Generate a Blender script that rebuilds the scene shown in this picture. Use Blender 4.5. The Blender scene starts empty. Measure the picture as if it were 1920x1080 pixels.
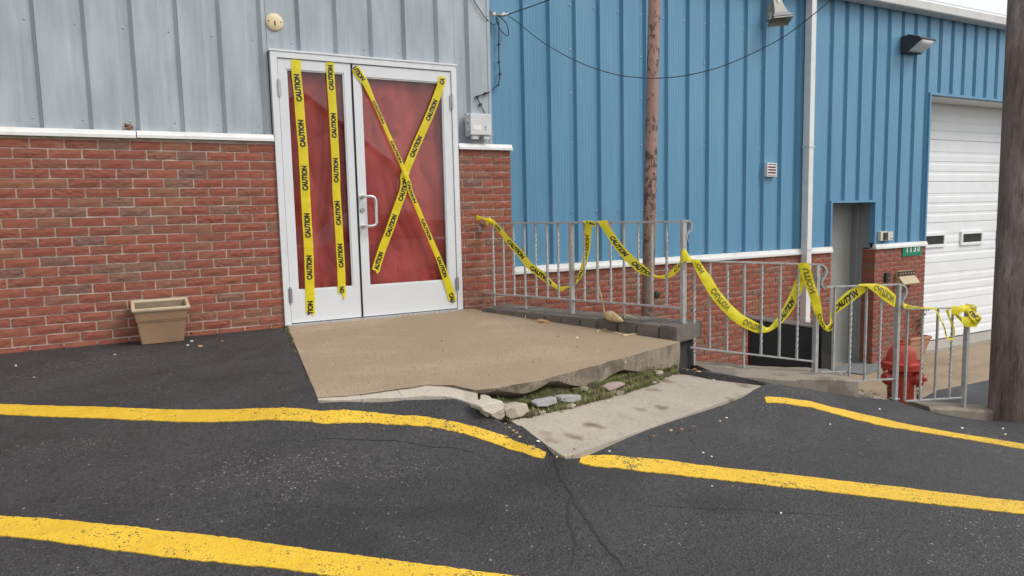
import bpy, bmesh, math, random
import numpy as np
from mathutils import Vector, Matrix, noise
from mathutils.geometry import delaunay_2d_cdt

random.seed(7)
scene = bpy.context.scene
COL = scene.collection

# ------------------------------------------------------------------ camera
CAM = np.array([0.514, -5.929, 0.875])
YAW, PITCH, ROLL = math.radians(28.466), math.radians(-6.037), math.radians(-1.292)
FPX = 1338.4                                   # focal length in pixels of a 1920 wide picture
_f = np.array([math.sin(YAW)*math.cos(PITCH), math.cos(YAW)*math.cos(PITCH), math.sin(PITCH)])
_r0 = np.array([math.cos(YAW), -math.sin(YAW), 0.0])
_u0 = np.cross(_r0, _f)
_r = math.cos(ROLL)*_r0 + math.sin(ROLL)*_u0
_u = -math.sin(ROLL)*_r0 + math.cos(ROLL)*_u0
cam_data = bpy.data.cameras.new('camera')
cam = bpy.data.objects.new('camera', cam_data)
COL.objects.link(cam)
cam_data.sensor_width = 36.0
cam_data.lens = 36.0*FPX/1920.0
cam_data.clip_start = 0.05
cam_data.clip_end = 1000.0
cam.matrix_world = Matrix(((_r[0], _u[0], -_f[0], CAM[0]), (_r[1], _u[1], -_f[1], CAM[1]),
                           (_r[2], _u[2], -_f[2], CAM[2]), (0, 0, 0, 1)))
scene.camera = cam

# ------------------------------------------------------------------ light: bright overcast day
SUN_EL, SUN_AZ = math.radians(48), math.radians(140)     # azimuth measured from +Y towards +X
world = bpy.data.worlds.new('World')
scene.world = world
world.use_nodes = True
wn = world.node_tree
wn.nodes.clear()
sky = wn.nodes.new('ShaderNodeTexSky')
sky.sky_type = 'NISHITA'
sky.sun_disc = False
sky.sun_elevation = SUN_EL
sky.sun_rotation = SUN_AZ
sky.air_density = 1.0
sky.dust_density = 4.0
sky.ozone_density = 1.0
hsv = wn.nodes.new('ShaderNodeHueSaturation')
hsv.inputs['Saturation'].default_value = 0.32            # a grey cloud layer
bg = wn.nodes.new('ShaderNodeBackground')
bg.inputs['Strength'].default_value = 0.14
wo = wn.nodes.new('ShaderNodeOutputWorld')
wn.links.new(sky.outputs[0], hsv.inputs['Color'])
cloud = wn.nodes.new('ShaderNodeMix')                    # even cloud cover over the sky
cloud.data_type = 'RGBA'
cloud.inputs[0].default_value = 0.6
cloud.inputs[7].default_value = (5.0, 5.2, 5.45, 1)
wn.links.new(hsv.outputs[0], cloud.inputs[6])
wn.links.new(cloud.outputs[2], bg.inputs['Color'])
wn.links.new(bg.outputs[0], wo.inputs['Surface'])

sun_data = bpy.data.lights.new('sun', 'SUN')
sun_data.energy = 0.95
sun_data.angle = math.radians(22)
sun_data.color = (1.0, 0.965, 0.91)
sun = bpy.data.objects.new('sun', sun_data)
COL.objects.link(sun)
sun.location = (6, -10, 12)
_sd = Vector((math.sin(SUN_AZ)*math.cos(SUN_EL), math.cos(SUN_AZ)*math.cos(SUN_EL), math.sin(SUN_EL)))
sun.rotation_euler = _sd.to_track_quat('Z', 'Y').to_euler()

vs = scene.view_settings
scene.display_settings.display_device = 'sRGB'
vs.view_transform = 'Standard'
vs.look = 'None'
vs.gamma = 1.0
vs.use_curve_mapping = False
vs.exposure = 0.68
scene.cycles.max_bounces = 8
scene.cycles.transparent_max_bounces = 12

# ------------------------------------------------------------------ surveying helpers
def ray(px, py):
    """direction of the sight line through a point of the 1920x1080 survey photograph"""
    return _f + _r*((px-960)/FPX) + _u*((540-py)/FPX)
def at_y(px, py, Y):
    d = ray(px, py); return CAM + d*((Y-CAM[1])/d[1])
def at_z(px, py, Zv):
    d = ray(px, py); return CAM + d*((Zv-CAM[2])/d[2])
def at_d(px, py, depth):
    return CAM + ray(px, py)*depth
def at_plane(px, py, P, n):
    d = ray(px, py); P = np.asarray(P, float); n = np.asarray(n, float)
    return CAM + d*(np.dot(P-CAM, n)/np.dot(d, n))
def project(P):
    d = np.asarray(P, float)-CAM
    z = d@_f
    return 960+FPX*(d@_r)/z, 540-FPX*(d@_u)/z
def zz(ox, oy, s):
    return lambda x, y: (ox+x/s, oy+y/s)

# ------------------------------------------------------------------ materials
MATS = {}
def newmat(name):
    m = bpy.data.materials.new(name); m.use_nodes = True
    nt = m.node_tree; nt.nodes.clear()
    out = nt.nodes.new('ShaderNodeOutputMaterial')
    b = nt.nodes.new('ShaderNodeBsdfPrincipled')
    nt.links.new(b.outputs[0], out.inputs[0])
    MATS[name] = m
    return m, nt, b, out
def N(nt, t, **kw):
    n = nt.nodes.new(t)
    for k, v in kw.items():
        if hasattr(n, k): setattr(n, k, v)
    return n
def sock(nt, v, s):
    if isinstance(v, (int, float)): s.default_value = v
    elif isinstance(v, (tuple, list)): s.default_value = tuple(v)+((1.0,) if len(v) == 3 and len(s.default_value) == 4 else ())
    else: nt.links.new(v, s)
def mixc(nt, fac, a, b, mode='MIX'):
    n = nt.nodes.new('ShaderNodeMix'); n.data_type = 'RGBA'; n.blend_type = mode
    sock(nt, fac, n.inputs[0]); sock(nt, a, n.inputs[6]); sock(nt, b, n.inputs[7])
    return n.outputs[2]
def math_(nt, op, a, b=0.5, c=None):
    n = nt.nodes.new('ShaderNodeMath'); n.operation = op
    sock(nt, a, n.inputs[0]); sock(nt, b, n.inputs[1])
    if c is not None: sock(nt, c, n.inputs[2])
    return n.outputs[0]
def coords(nt, scale=(1, 1, 1), kind='Object'):
    tc = nt.nodes.new('ShaderNodeTexCoord'); mp = nt.nodes.new('ShaderNodeMapping')
    mp.inputs['Scale'].default_value = scale
    nt.links.new(tc.outputs[kind], mp.inputs[0]); return mp.outputs[0]
def wcoords(nt, scale=(1, 1, 1)):
    g = nt.nodes.new('ShaderNodeNewGeometry'); mp = nt.nodes.new('ShaderNodeMapping')
    mp.inputs['Scale'].default_value = scale
    nt.links.new(g.outputs['Position'], mp.inputs[0]); return mp.outputs[0]
def nz(nt, vec, scale, detail=4, rough=0.55, dist=0.0):
    n = nt.nodes.new('ShaderNodeTexNoise')
    n.inputs['Scale'].default_value = scale; n.inputs['Detail'].default_value = detail
    n.inputs['Roughness'].default_value = rough; n.inputs['Distortion'].default_value = dist
    nt.links.new(vec, n.inputs['Vector']); return n.outputs['Fac']
def vor(nt, vec, scale, feat='F1', out='Distance', rnd=1.0):
    n = nt.nodes.new('ShaderNodeTexVoronoi'); n.feature = feat
    n.inputs['Scale'].default_value = scale; n.inputs['Randomness'].default_value = rnd
    nt.links.new(vec, n.inputs['Vector']); return n.outputs[out]
def ramp(nt, fac, stops, interp='LINEAR'):
    n = nt.nodes.new('ShaderNodeValToRGB'); cr = n.color_ramp; cr.interpolation = interp
    while len(cr.elements) < len(stops): cr.elements.new(0.5)
    for e, (p, c) in zip(cr.elements, stops):
        e.position = p
        e.color = (c, c, c, 1) if isinstance(c, (int, float)) else tuple(c)+(1,)
    nt.links.new(fac, n.inputs[0]); return n.outputs[0]
def bump(nt, b, h, strength=0.3, dist=0.01, prev=None):
    n = nt.nodes.new('ShaderNodeBump'); n.inputs['Strength'].default_value = strength
    n.inputs['Distance'].default_value = dist; nt.links.new(h, n.inputs['Height'])
    if prev is not None: nt.links.new(prev, n.inputs['Normal'])
    nt.links.new(n.outputs[0], b.inputs['Normal']); return n.outputs[0]

def simple(name, col, rough=0.6, metal=0.0, var=0.12, scale=6.0, bmp=0.0, bscale=60, spec=0.5, dirt=None, stretch=(1, 1, 1)):
    m, nt, b, o = newmat(name)
    v = wcoords(nt, stretch)
    n1 = nz(nt, v, scale, 5)
    lo = tuple(c*(1-var) for c in col); hi = tuple(min(1, c*(1+var)) for c in col)
    c = ramp(nt, n1, [(0.3, lo), (0.7, hi)])
    if dirt:
        dcol, amt, dsc = dirt
        f = ramp(nt, nz(nt, v, dsc, 6, 0.65), [(0.5, 0.0), (0.72, amt)])
        c = mixc(nt, f, c, dcol)
    nt.links.new(c, b.inputs['Base Color'])
    rr = ramp(nt, nz(nt, v, scale*3, 3), [(0.3, max(0, rough-0.08)), (0.7, min(1, rough+0.08))])
    nt.links.new(rr, b.inputs['Roughness'])
    b.inputs['Metallic'].default_value = metal
    b.inputs['Specular IOR Level'].default_value = spec
    if bmp > 0: bump(nt, b, nz(nt, v, bscale, 4), bmp, 0.004)
    return m

# brick: colour of each single brick from its own random number
def brick_material():
    m, nt, b, o = newmat('brick')
    oi = N(nt, 'ShaderNodeObjectInfo'); g = N(nt, 'ShaderNodeNewGeometry')
    rnd = math_(nt, 'FRACT', math_(nt, 'ADD', oi.outputs['Random'], g.outputs['Random Per Island']), 0)
    v = wcoords(nt)
    base = ramp(nt, rnd, [(0.0, (0.27, 0.064, 0.037)), (0.14, (0.30, 0.076, 0.043)), (0.28, (0.25, 0.066, 0.042)),
                          (0.40, (0.315, 0.088, 0.048)), (0.52, (0.275, 0.068, 0.042)), (0.62, (0.235, 0.072, 0.048)), (0.70, (0.295, 0.08, 0.045)),
                          (0.79, (0.25, 0.105, 0.064)), (0.87, (0.205, 0.108, 0.074)), (0.94, (0.18, 0.09, 0.072)), (0.97, (0.29, 0.115, 0.058))], 'CONSTANT')
    blot = nz(nt, v, 22, 5, 0.6, 0.4)
    c = mixc(nt, ramp(nt, blot, [(0.35, 0.0), (0.7, 0.55)]), base, (0.185, 0.06, 0.045))
    grain = nz(nt, v, 160, 3)
    c = mixc(nt, ramp(nt, grain, [(0.5, 0.0), (0.8, 0.35)]), c, (0.12, 0.045, 0.035))
    smear = ramp(nt, nz(nt, v, 9, 6, 0.7), [(0.58, 0.0), (0.75, 0.3)])
    c = mixc(nt, smear, c, (0.40, 0.29, 0.23))
    c = mixc(nt, 0.14, c, (0.20, 0.13, 0.09))
    nt.links.new(c, b.inputs['Base Color'])
    b.inputs['Roughness'].default_value = 0.78
    b.inputs['Specular IOR Level'].default_value = 0.35
    sc = vor(nt, wcoords(nt, (1, 1, 1.5)), 34, 'SMOOTH_F1')
    amt = ramp(nt, math_(nt, 'FRACT', math_(nt, 'MULTIPLY', rnd, 7.31), 0), [(0.3, 0.25), (0.9, 1.0)])
    h = math_(nt, 'MULTIPLY', sc, amt)
    n1 = bump(nt, b, h, 0.55, 0.012)
    bump(nt, b, nz(nt, v, 130, 4), 0.4, 0.003, n1)
    return m
brick_material()
simple('mortar', (0.50, 0.415, 0.335), 0.9, var=0.2, scale=14, bmp=0.5, bscale=140, dirt=((0.2, 0.14, 0.11), 0.6, 5))

# weathered grey painted steel
def grey_siding():
    m, nt, b, o = newmat('grey_siding')
    v = wcoords(nt)
    streak = nz(nt, wcoords(nt, (9, 9, 0.35)), 4, 6, 0.6)
    chalk = nz(nt, wcoords(nt, (3, 3, 0.8)), 1.6, 4, 0.6)
    c = ramp(nt, streak, [(0.3, (0.285, 0.325, 0.345)), (0.7, (0.355, 0.395, 0.42))])
    c = mixc(nt, ramp(nt, chalk, [(0.42, 0.0), (0.66, 0.6)]), c, (0.46, 0.49, 0.51))
    # old scuff marks and a few rust spots
    sp = ramp(nt, nz(nt, v, 7, 6, 0.7), [(0.68, 0.0), (0.73, 0.5)])
    c = mixc(nt, sp, c, (0.56, 0.58, 0.60))
    nt.links.new(c, b.inputs['Base Color'])
    b.inputs['Roughness'].default_value = 0.62
    b.inputs['Specular IOR Level'].default_value = 0.35
    bump(nt, b, nz(nt, wcoords(nt, (1, 1, 0.3)), 6, 3), 0.12, 0.02)
grey_siding()
def blue_siding():
    m, nt, b, o = newmat('blue_siding')
    streak = nz(nt, wcoords(nt, (12, 12, 0.25)), 4, 5, 0.6)
    c = ramp(nt, streak, [(0.3, (0.095, 0.245, 0.378)), (0.7, (0.112, 0.275, 0.42))])
    ch = ramp(nt, nz(nt, wcoords(nt, (2, 2, 0.7)), 1.1, 5), [(0.45, 0.0), (0.75, 0.3)])
    c = mixc(nt, ch, c, (0.175, 0.35, 0.45))
    nt.links.new(c, b.inputs['Base Color'])
    b.inputs['Roughness'].default_value = 0.45
    b.inputs['Specular IOR Level'].default_value = 0.4
    bump(nt, b, nz(nt, wcoords(nt, (1, 1, 0.25)), 5, 3), 0.12, 0.02)
blue_siding()
simple('white_trim', (0.70, 0.695, 0.67), 0.5, var=0.05, scale=3, dirt=((0.42, 0.38, 0.32), 0.35, 7), stretch=(1, 1, 1))
simple('white_frame', (0.64, 0.65, 0.66), 0.42, var=0.04, scale=4, dirt=((0.47, 0.44, 0.40), 0.4, 5), stretch=(3, 3, 0.8))
simple('white_door', (0.62, 0.635, 0.64), 0.5, var=0.04, scale=2, dirt=((0.55, 0.53, 0.5), 0.25, 3))
simple('grey_door', (0.31, 0.31, 0.285), 0.55, var=0.06, scale=4)
simple('grey_frame', (0.25, 0.255, 0.25), 0.5, var=0.06, scale=4)
simple('garage_white', (0.76, 0.77, 0.77), 0.5, var=0.03, scale=2, dirt=((0.6, 0.58, 0.55), 0.2, 3))
simple('dark_gap', (0.015, 0.015, 0.015), 0.9, var=0.1)
simple('steel', (0.42, 0.42, 0.41), 0.35, metal=0.85, var=0.1, scale=20)
simple('screw_metal', (0.36, 0.40, 0.42), 0.4, metal=0.4, var=0.2, scale=20)
simple('aluminium', (0.60, 0.60, 0.60), 0.32, metal=0.7, var=0.06, scale=20)
simple('rail_paint', (0.44, 0.44, 0.425), 0.38, metal=0.35, var=0.1, scale=25, dirt=((0.22, 0.17, 0.13), 0.6, 24), bmp=0.15, bscale=150)
simple('rust_mark', (0.16, 0.075, 0.03), 0.85, var=0.3, scale=30)
simple('tape', (0.80, 0.685, 0.022), 0.30, var=0.06, scale=14, bmp=0.3, bscale=26)
_nt = MATS['tape'].node_tree; _pb = _nt.nodes['Principled BSDF']; _o = [n for n in _nt.nodes if n.type == 'OUTPUT_MATERIAL'][0]
_tl = _nt.nodes.new('ShaderNodeBsdfTranslucent'); _tl.inputs[0].default_value = (0.85, 0.72, 0.05, 1)       # thin film lets light through
_mx = _nt.nodes.new('ShaderNodeMixShader'); _mx.inputs[0].default_value = 0.3
_nt.links.new(_pb.outputs[0], _mx.inputs[1]); _nt.links.new(_tl.outputs[0], _mx.inputs[2]); _nt.links.new(_mx.outputs[0], _o.inputs[0])
simple('tape_ink', (0.018, 0.016, 0.012), 0.45, var=0.3, scale=40)
simple('tape_ink_back', (0.20, 0.165, 0.018), 0.45, var=0.2, scale=40)
simple('sign_green', (0.0, 0.19, 0.095), 0.35, var=0.06)
simple('sign_white', (0.80, 0.80, 0.78), 0.4, var=0.03)
simple('tan_plastic', (0.43, 0.26, 0.15), 0.6, var=0.12, scale=7, dirt=((0.22, 0.16, 0.11), 0.7, 3.5), bmp=0.1)
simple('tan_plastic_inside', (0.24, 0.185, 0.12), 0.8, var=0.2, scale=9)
simple('rim_plastic', (0.50, 0.40, 0.27), 0.55, var=0.1, scale=9)
simple('terracotta', (0.42, 0.215, 0.125), 0.75, var=0.14, scale=9, dirt=((0.5, 0.38, 0.28), 0.4, 8))
simple('soil', (0.045, 0.032, 0.022), 0.95, var=0.4, scale=40, bmp=0.6)
simple('leaf', (0.055, 0.095, 0.035), 0.55, var=0.35, scale=30)
simple('stem', (0.10, 0.085, 0.04), 0.7, var=0.2, scale=30)
simple('cream', (0.66, 0.55, 0.34), 0.5, var=0.05, scale=8, dirt=((0.3, 0.17, 0.07), 0.5, 14))
simple('tan_metal', (0.43, 0.35, 0.205), 0.5, var=0.08, scale=12)
simple('dark_brown', (0.05, 0.028, 0.02), 0.6, var=0.2, scale=30)
simple('black_plastic', (0.025, 0.025, 0.028), 0.5, var=0.2, scale=20)
simple('bronze_dark', (0.035, 0.037, 0.042), 0.45, var=0.2, scale=12)
simple('lens', (0.62, 0.63, 0.62), 0.18, var=0.05, scale=30, spec=0.6)
simple('horn_paint', (0.40, 0.385, 0.325), 0.5, var=0.08, scale=10)
simple('light_plastic', (0.56, 0.57, 0.57), 0.45, var=0.05, scale=10)
simple('bone_plastic', (0.60, 0.56, 0.45), 0.45, var=0.06, scale=15)
simple('pink_white', (0.64, 0.56, 0.545), 0.5, var=0.06, scale=15)
simple('cable', (0.012, 0.012, 0.014), 0.5, var=0.2)
simple('hydrant_red', (0.50, 0.062, 0.038), 0.48, var=0.16, scale=9, bmp=0.2, bscale=50, dirt=((0.2, 0.05, 0.035), 0.6, 14))
simple('chain', (0.05, 0.03, 0.022), 0.7, metal=0.4, var=0.3, scale=50)
simple('husk', (0.50, 0.37, 0.19), 0.75, var=0.25, scale=26, bmp=0.4, bscale=90, stretch=(1, 1, 1))
simple('husk_dark', (0.27, 0.17, 0.075), 0.8, var=0.25, scale=30)
simple('wood_chip', (0.42, 0.24, 0.10), 0.8, var=0.2, scale=25)
simple('dead_leaf', (0.26, 0.12, 0.05), 0.8, var=0.3, scale=40)
simple('pale_litter', (0.62, 0.58, 0.5), 0.8, var=0.15, scale=40)
simple('black_board', (0.012, 0.011, 0.011), 0.55, var=0.2, scale=8, spec=0.3)
simple('brown_board', (0.11, 0.085, 0.075), 0.8, var=0.2, scale=8)
simple('mat_grey', (0.16, 0.165, 0.17), 0.9, var=0.08, scale=30, bmp=0.4, bscale=200)
simple('dark_glass', (0.03, 0.032, 0.033), 0.12, var=0.4, scale=6)
simple('paint_chip_white', (0.7, 0.7, 0.7), 0.6, var=0.1)
simple('house_siding', (0.62, 0.63, 0.64), 0.6, var=0.05)
simple('roof_shingle', (0.10, 0.095, 0.09), 0.9, var=0.2, scale=8)
simple('car_paint', (0.55, 0.56, 0.57), 0.25, var=0.03)
simple('rubber', (0.02, 0.02, 0.02), 0.8, var=0.2)

def asphalt(name, base, patchy=True):
    m, nt, b, o = newmat(name)
    v = wcoords(nt)
    big = nz(nt, wcoords(nt, (1, 1.5, 1)), 0.62, 6, 0.66, 0.8)
    mid = nz(nt, v, 4.5, 6, 0.68, 0.4)
    coarse = nz(nt, v, 42, 4, 0.7)
    fine = nz(nt, v, 110, 3, 0.75)
    c = ramp(nt, big, [(0.32, tuple(x*0.5 for x in base)), (0.47, base), (0.58, tuple(x*1.25 for x in base)), (0.70, tuple(x*2.0 for x in base))])
    c = mixc(nt, ramp(nt, mid, [(0.42, 0.0), (0.72, 0.65)]), c, tuple(x*1.75 for x in base))
    c = mixc(nt, ramp(nt, coarse, [(0.34, 0.75), (0.5, 0.0)]), c, tuple(x*0.42 for x in base))
    c = mixc(nt, ramp(nt, fine, [(0.36, 0.8), (0.52, 0.0)]), c, tuple(x*0.35 for x in base))
    c = mixc(nt, ramp(nt, nz(nt, v, 150, 2), [(0.56, 0.0), (0.72, 0.7)]), c, tuple(x*3.0 for x in base))
    # pale aggregate showing through the worn seal coat, gathered in drifts
    drift = nz(nt, wcoords(nt, (0.9, 1.6, 1)), 0.95, 5, 0.65, 0.9)
    def stones(scale, c, thr):
        cell = N(nt, 'ShaderNodeTexVoronoi'); cell.inputs['Scale'].default_value = scale
        nt.links.new(v, cell.inputs['Vector'])
        sep = N(nt, 'ShaderNodeSeparateColor'); nt.links.new(cell.outputs['Color'], sep.inputs[0])
        pick = math_(nt, 'GREATER_THAN', sep.outputs[0], ramp(nt, drift, thr))
        dot = math_(nt, 'LESS_THAN', cell.outputs['Distance'], math_(nt, 'MULTIPLY_ADD', sep.outputs[1], 0.30, 0.12))
        st = math_(nt, 'MULTIPLY', pick, dot)
        scol = mixc(nt, sep.outputs[2], (0.09, 0.085, 0.08), (0.30, 0.285, 0.25))
        return mixc(nt, math_(nt, 'MULTIPLY', st, 0.8), c, scol), st
    c, st1 = stones(120, c, [(0.40, 0.997), (0.54, 0.95), (0.64, 0.40)])
    c, st2 = stones(70, c, [(0.42, 0.999), (0.56, 0.97), (0.66, 0.72)])
    stone = math_(nt, 'MAXIMUM', st1, st2)
    # dark soft stains
    stn = ramp(nt, nz(nt, wcoords(nt, (1, 1.5, 1)), 1.7, 3, 0.5), [(0.60, 0.0), (0.70, 0.5)])
    c = mixc(nt, stn, c, tuple(x*0.5 for x in base))
    nt.links.new(c, b.inputs['Base Color'])
    nt.links.new(ramp(nt, mid, [(0.3, 0.58), (0.7, 0.85)]), b.inputs['Roughness'])
    b.inputs['Specular IOR Level'].default_value = 0.42
    h = math_(nt, 'ADD', math_(nt, 'MULTIPLY', fine, 0.5), math_(nt, 'MULTIPLY', stone, 0.4))
    h = math_(nt, 'ADD', h, math_(nt, 'MULTIPLY', coarse, 0.8))
    n1 = bump(nt, b, h, 0.8, 0.010)
    bump(nt, b, vor(nt, v, 80), 0.55, 0.008, n1)
    return m
asphalt('asphalt', (0.037, 0.0345, 0.0345))
asphalt('street_asphalt', (0.05, 0.05, 0.052))

def line_paint():
    m, nt, b, o = newmat('yellow_paint')
    v = wcoords(nt)
    fine = nz(nt, v, 130, 3, 0.7)
    mid = nz(nt, v, 6, 5, 0.65)
    big = nz(nt, v, 0.9, 3)
    c = ramp(nt, mid, [(0.3, (0.62, 0.375, 0.016)), (0.7, (0.76, 0.485, 0.03))])
    wear = math_(nt, 'ADD', math_(nt, 'MULTIPLY', fine, 0.62), math_(nt, 'MULTIPLY', nz(nt, v, 28, 4, 0.7), 0.38))
    lim = ramp(nt, math_(nt, 'ADD', math_(nt, 'MULTIPLY', mid, 0.5), math_(nt, 'MULTIPLY', big, 0.5)), [(0.40, 0.37), (0.64, 0.50)])
    chip = math_(nt, 'LESS_THAN', wear, lim)
    c = mixc(nt, chip, c, (0.045, 0.038, 0.026))
    c = mixc(nt, ramp(nt, nz(nt, v, 55, 4, 0.7), [(0.5, 0.0), (0.75, 0.4)]), c, (0.34, 0.20, 0.02))
    nt.links.new(c, b.inputs['Base Color'])
    b.inputs['Roughness'].default_value = 0.6
    n1 = bump(nt, b, fine, 0.7, 0.006)
    bump(nt, b, vor(nt, v, 95), 0.4, 0.006, n1)
line_paint()

def concrete(name, col, stain=None, agg=0.5, bmp=0.5, edge=None, spots=None):
    m, nt, b, o = newmat(name)
    v = wcoords(nt)
    big = nz(nt, v, 0.9, 5, 0.6); fine = nz(nt, v, 85, 3, 0.75); mid = nz(nt, v, 11, 5, 0.6)
    c = ramp(nt, big, [(0.3, tuple(x*0.86 for x in col)), (0.7, tuple(x*1.12 for x in col))])
    c = mixc(nt, ramp(nt, mid, [(0.4, 0.0), (0.75, 0.35)]), c, tuple(x*0.72 for x in col))
    c = mixc(nt, ramp(nt, fine, [(0.34, agg), (0.5, 0.0)]), c, tuple(x*0.5 for x in col))
    c = mixc(nt, ramp(nt, nz(nt, v, 120, 2), [(0.56, 0.0), (0.75, agg)]), c, tuple(min(1, x*1.7) for x in col))
    if spots:    # separate damp spots, each an irregular oval
        wv = nz(nt, v, 7, 3); vv = N(nt, 'ShaderNodeVectorMath'); vv.operation = 'MULTIPLY_ADD'
        cb = N(nt, 'ShaderNodeCombineXYZ'); nt.links.new(wv, cb.inputs[0]); nt.links.new(nz(nt, v, 9, 3), cb.inputs[1])
        nt.links.new(cb.outputs[0], vv.inputs[0]); vv.inputs[1].default_value = (0.16, 0.16, 0); nt.links.new(v, vv.inputs[2])
        vc = N(nt, 'ShaderNodeTexVoronoi'); vc.inputs['Scale'].default_value = 5.4; nt.links.new(vv.outputs[0], vc.inputs['Vector'])
        sp = N(nt, 'ShaderNodeSeparateColor'); nt.links.new(vc.outputs['Color'], sp.inputs[0])
        f = math_(nt, 'MULTIPLY', ramp(nt, vc.outputs['Distance'], [(0.16, 0.95), (0.38, 0.0)]), math_(nt, 'GREATER_THAN', sp.outputs[0], 0.40))
        c = mixc(nt, f, c, spots)
    if stain:
        scol, sc, t0, amt = stain
        f = ramp(nt, nz(nt, wcoords(nt, (1, 1.6, 1)), sc, 3, 0.5, 0.3), [(t0, 0.0), (t0+0.07, amt)])
        c = mixc(nt, f, c, scol)
    nt.links.new(c, b.inputs['Base Color'])
    b.inputs['Roughness'].default_value = 0.85
    b.inputs['Specular IOR Level'].default_value = 0.3
    n1 = bump(nt, b, fine, bmp, 0.004)
    bump(nt, b, mid, 0.25, 0.01, n1)
concrete('slab_concrete', (0.335, 0.255, 0.175), ((0.26, 0.185, 0.115), 1.0, 0.45, 0.4), 0.95)
concrete('slab_edge', (0.275, 0.228, 0.172), ((0.12, 0.10, 0.075), 5, 0.5, 0.6), 0.8, 0.9)
concrete('pad_concrete', (0.35, 0.305, 0.245), None, 0.5, spots=(0.15, 0.112, 0.076))
concrete('patch_concrete', (0.47, 0.415, 0.34), None, 0.35)
concrete('curb_concrete', (0.15, 0.13, 0.11), ((0.085, 0.075, 0.065), 3.0, 0.5, 0.6), 0.5)
concrete('edge_concrete', (0.26, 0.225, 0.175), ((0.13, 0.11, 0.09), 3.5, 0.5, 0.7), 0.5)
concrete('wall_black', (0.04, 0.039, 0.038), ((0.08, 0.075, 0.07), 6, 0.55, 0.5), 0.5)
concrete('drive_concrete', (0.315, 0.24, 0.16), ((0.22, 0.165, 0.11), 1.1, 0.5, 0.5), 0.3, 0.3)
concrete('sill_concrete', (0.35, 0.32, 0.28), None, 0.3)
concrete('stone_pale', (0.29, 0.29, 0.28), ((0.28, 0.27, 0.24), 9, 0.5, 0.6), 0.3)
concrete('stone_tan', (0.36, 0.31, 0.245), ((0.2, 0.17, 0.13), 9, 0.5, 0.6), 0.4)
concrete('stone_pink', (0.34, 0.26, 0.235), None, 0.3)
concrete('dirt_ground', (0.13, 0.115, 0.08), None, 0.5)

def moss():
    m, nt, b, o = newmat('moss')
    v = wcoords(nt)
    n1 = nz(nt, v, 9, 6, 0.7); n2 = nz(nt, v, 70, 4, 0.7)
    c = ramp(nt, n1, [(0.34, (0.07, 0.05, 0.03)), (0.45, (0.06, 0.055, 0.022)), (0.56, (0.085, 0.092, 0.02)), (0.66, (0.125, 0.125, 0.03)), (0.76, (0.15, 0.125, 0.06))])
    c = mixc(nt, ramp(nt, n2, [(0.35, 0.7), (0.55, 0.0)]), c, (0.03, 0.03, 0.012))
    nt.links.new(c, b.inputs['Base Color'])
    b.inputs['Roughness'].default_value = 0.95
    bump(nt, b, n2, 0.9, 0.012)
moss()
simple('grass_blade', (0.12, 0.135, 0.035), 0.7, var=0.45, scale=18)
simple('dry_blade', (0.30, 0.25, 0.12), 0.8, var=0.3, scale=18)

def wood_pole():
    m, nt, b, o = newmat('pole_wood')
    v = wcoords(nt, (1, 1, 0.06))
    g1 = nz(nt, v, 26, 6, 0.65, 0.3); g2 = nz(nt, v, 90, 4, 0.7)
    big = nz(nt, wcoords(nt, (1, 1, 0.35)), 3.2, 5, 0.65)
    c = ramp(nt, big, [(0.35, (0.115, 0.083, 0.07)), (0.52, (0.165, 0.125, 0.108)), (0.68, (0.30, 0.245, 0.22))])
    c = mixc(nt, ramp(nt, g1, [(0.3, 0.85), (0.52, 0.0)]), c, (0.045, 0.032, 0.027))
    c = mixc(nt, ramp(nt, g2, [(0.5, 0.0), (0.75, 0.45)]), c, (0.30, 0.25, 0.215))
    nt.links.new(c, b.inputs['Base Color'])
    b.inputs['Roughness'].default_value = 0.85
    h = math_(nt, 'ADD', g1, math_(nt, 'MULTIPLY', g2, 0.4))
    bump(nt, b, h, 0.8, 0.02)
wood_pole()
def rust_pole():
    m, nt, b, o = newmat('flaking_paint')
    v = wcoords(nt, (1, 1, 0.55))
    n1 = nz(nt, v, 26, 6, 0.7, 0.5); n2 = nz(nt, wcoords(nt, (1, 1, 2.2)), 1.7, 4, 0.6)
    paint = ramp(nt, nz(nt, v, 8, 4), [(0.3, (0.27, 0.155, 0.125)), (0.7, (0.335, 0.205, 0.165))])
    # the lower length of the pipe is bare weathered brown, the upper painted pinkish
    sep = N(nt, 'ShaderNodeSeparateXYZ'); g = N(nt, 'ShaderNodeNewGeometry'); nt.links.new(g.outputs['Position'], sep.inputs[0])
    low = ramp(nt, math_(nt, 'ADD', math_(nt, 'MULTIPLY', sep.outputs[2], 0.5), math_(nt, 'MULTIPLY', n1, 0.2)), [(0.42, 1.0), (0.62, 0.0)])
    c = mixc(nt, math_(nt, 'MULTIPLY', low, 0.75), paint, (0.19, 0.125, 0.08))
    rust = math_(nt, 'ADD', n1, math_(nt, 'MULTIPLY', math_(nt, 'SUBTRACT', n2, 0.5), 0.55))
    c = mixc(nt, ramp(nt, rust, [(0.53, 0.0), (0.58, 0.95)]), c, (0.075, 0.038, 0.03))
    c = mixc(nt, ramp(nt, nz(nt, v, 60, 3), [(0.62, 0.0), (0.7, 0.6)]), c, (0.14, 0.06, 0.03))
    nt.links.new(c, b.inputs['Base Color'])
    b.inputs['Roughness'].default_value = 0.65
    bump(nt, b, n1, 0.35, 0.004)
rust_pole()
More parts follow.
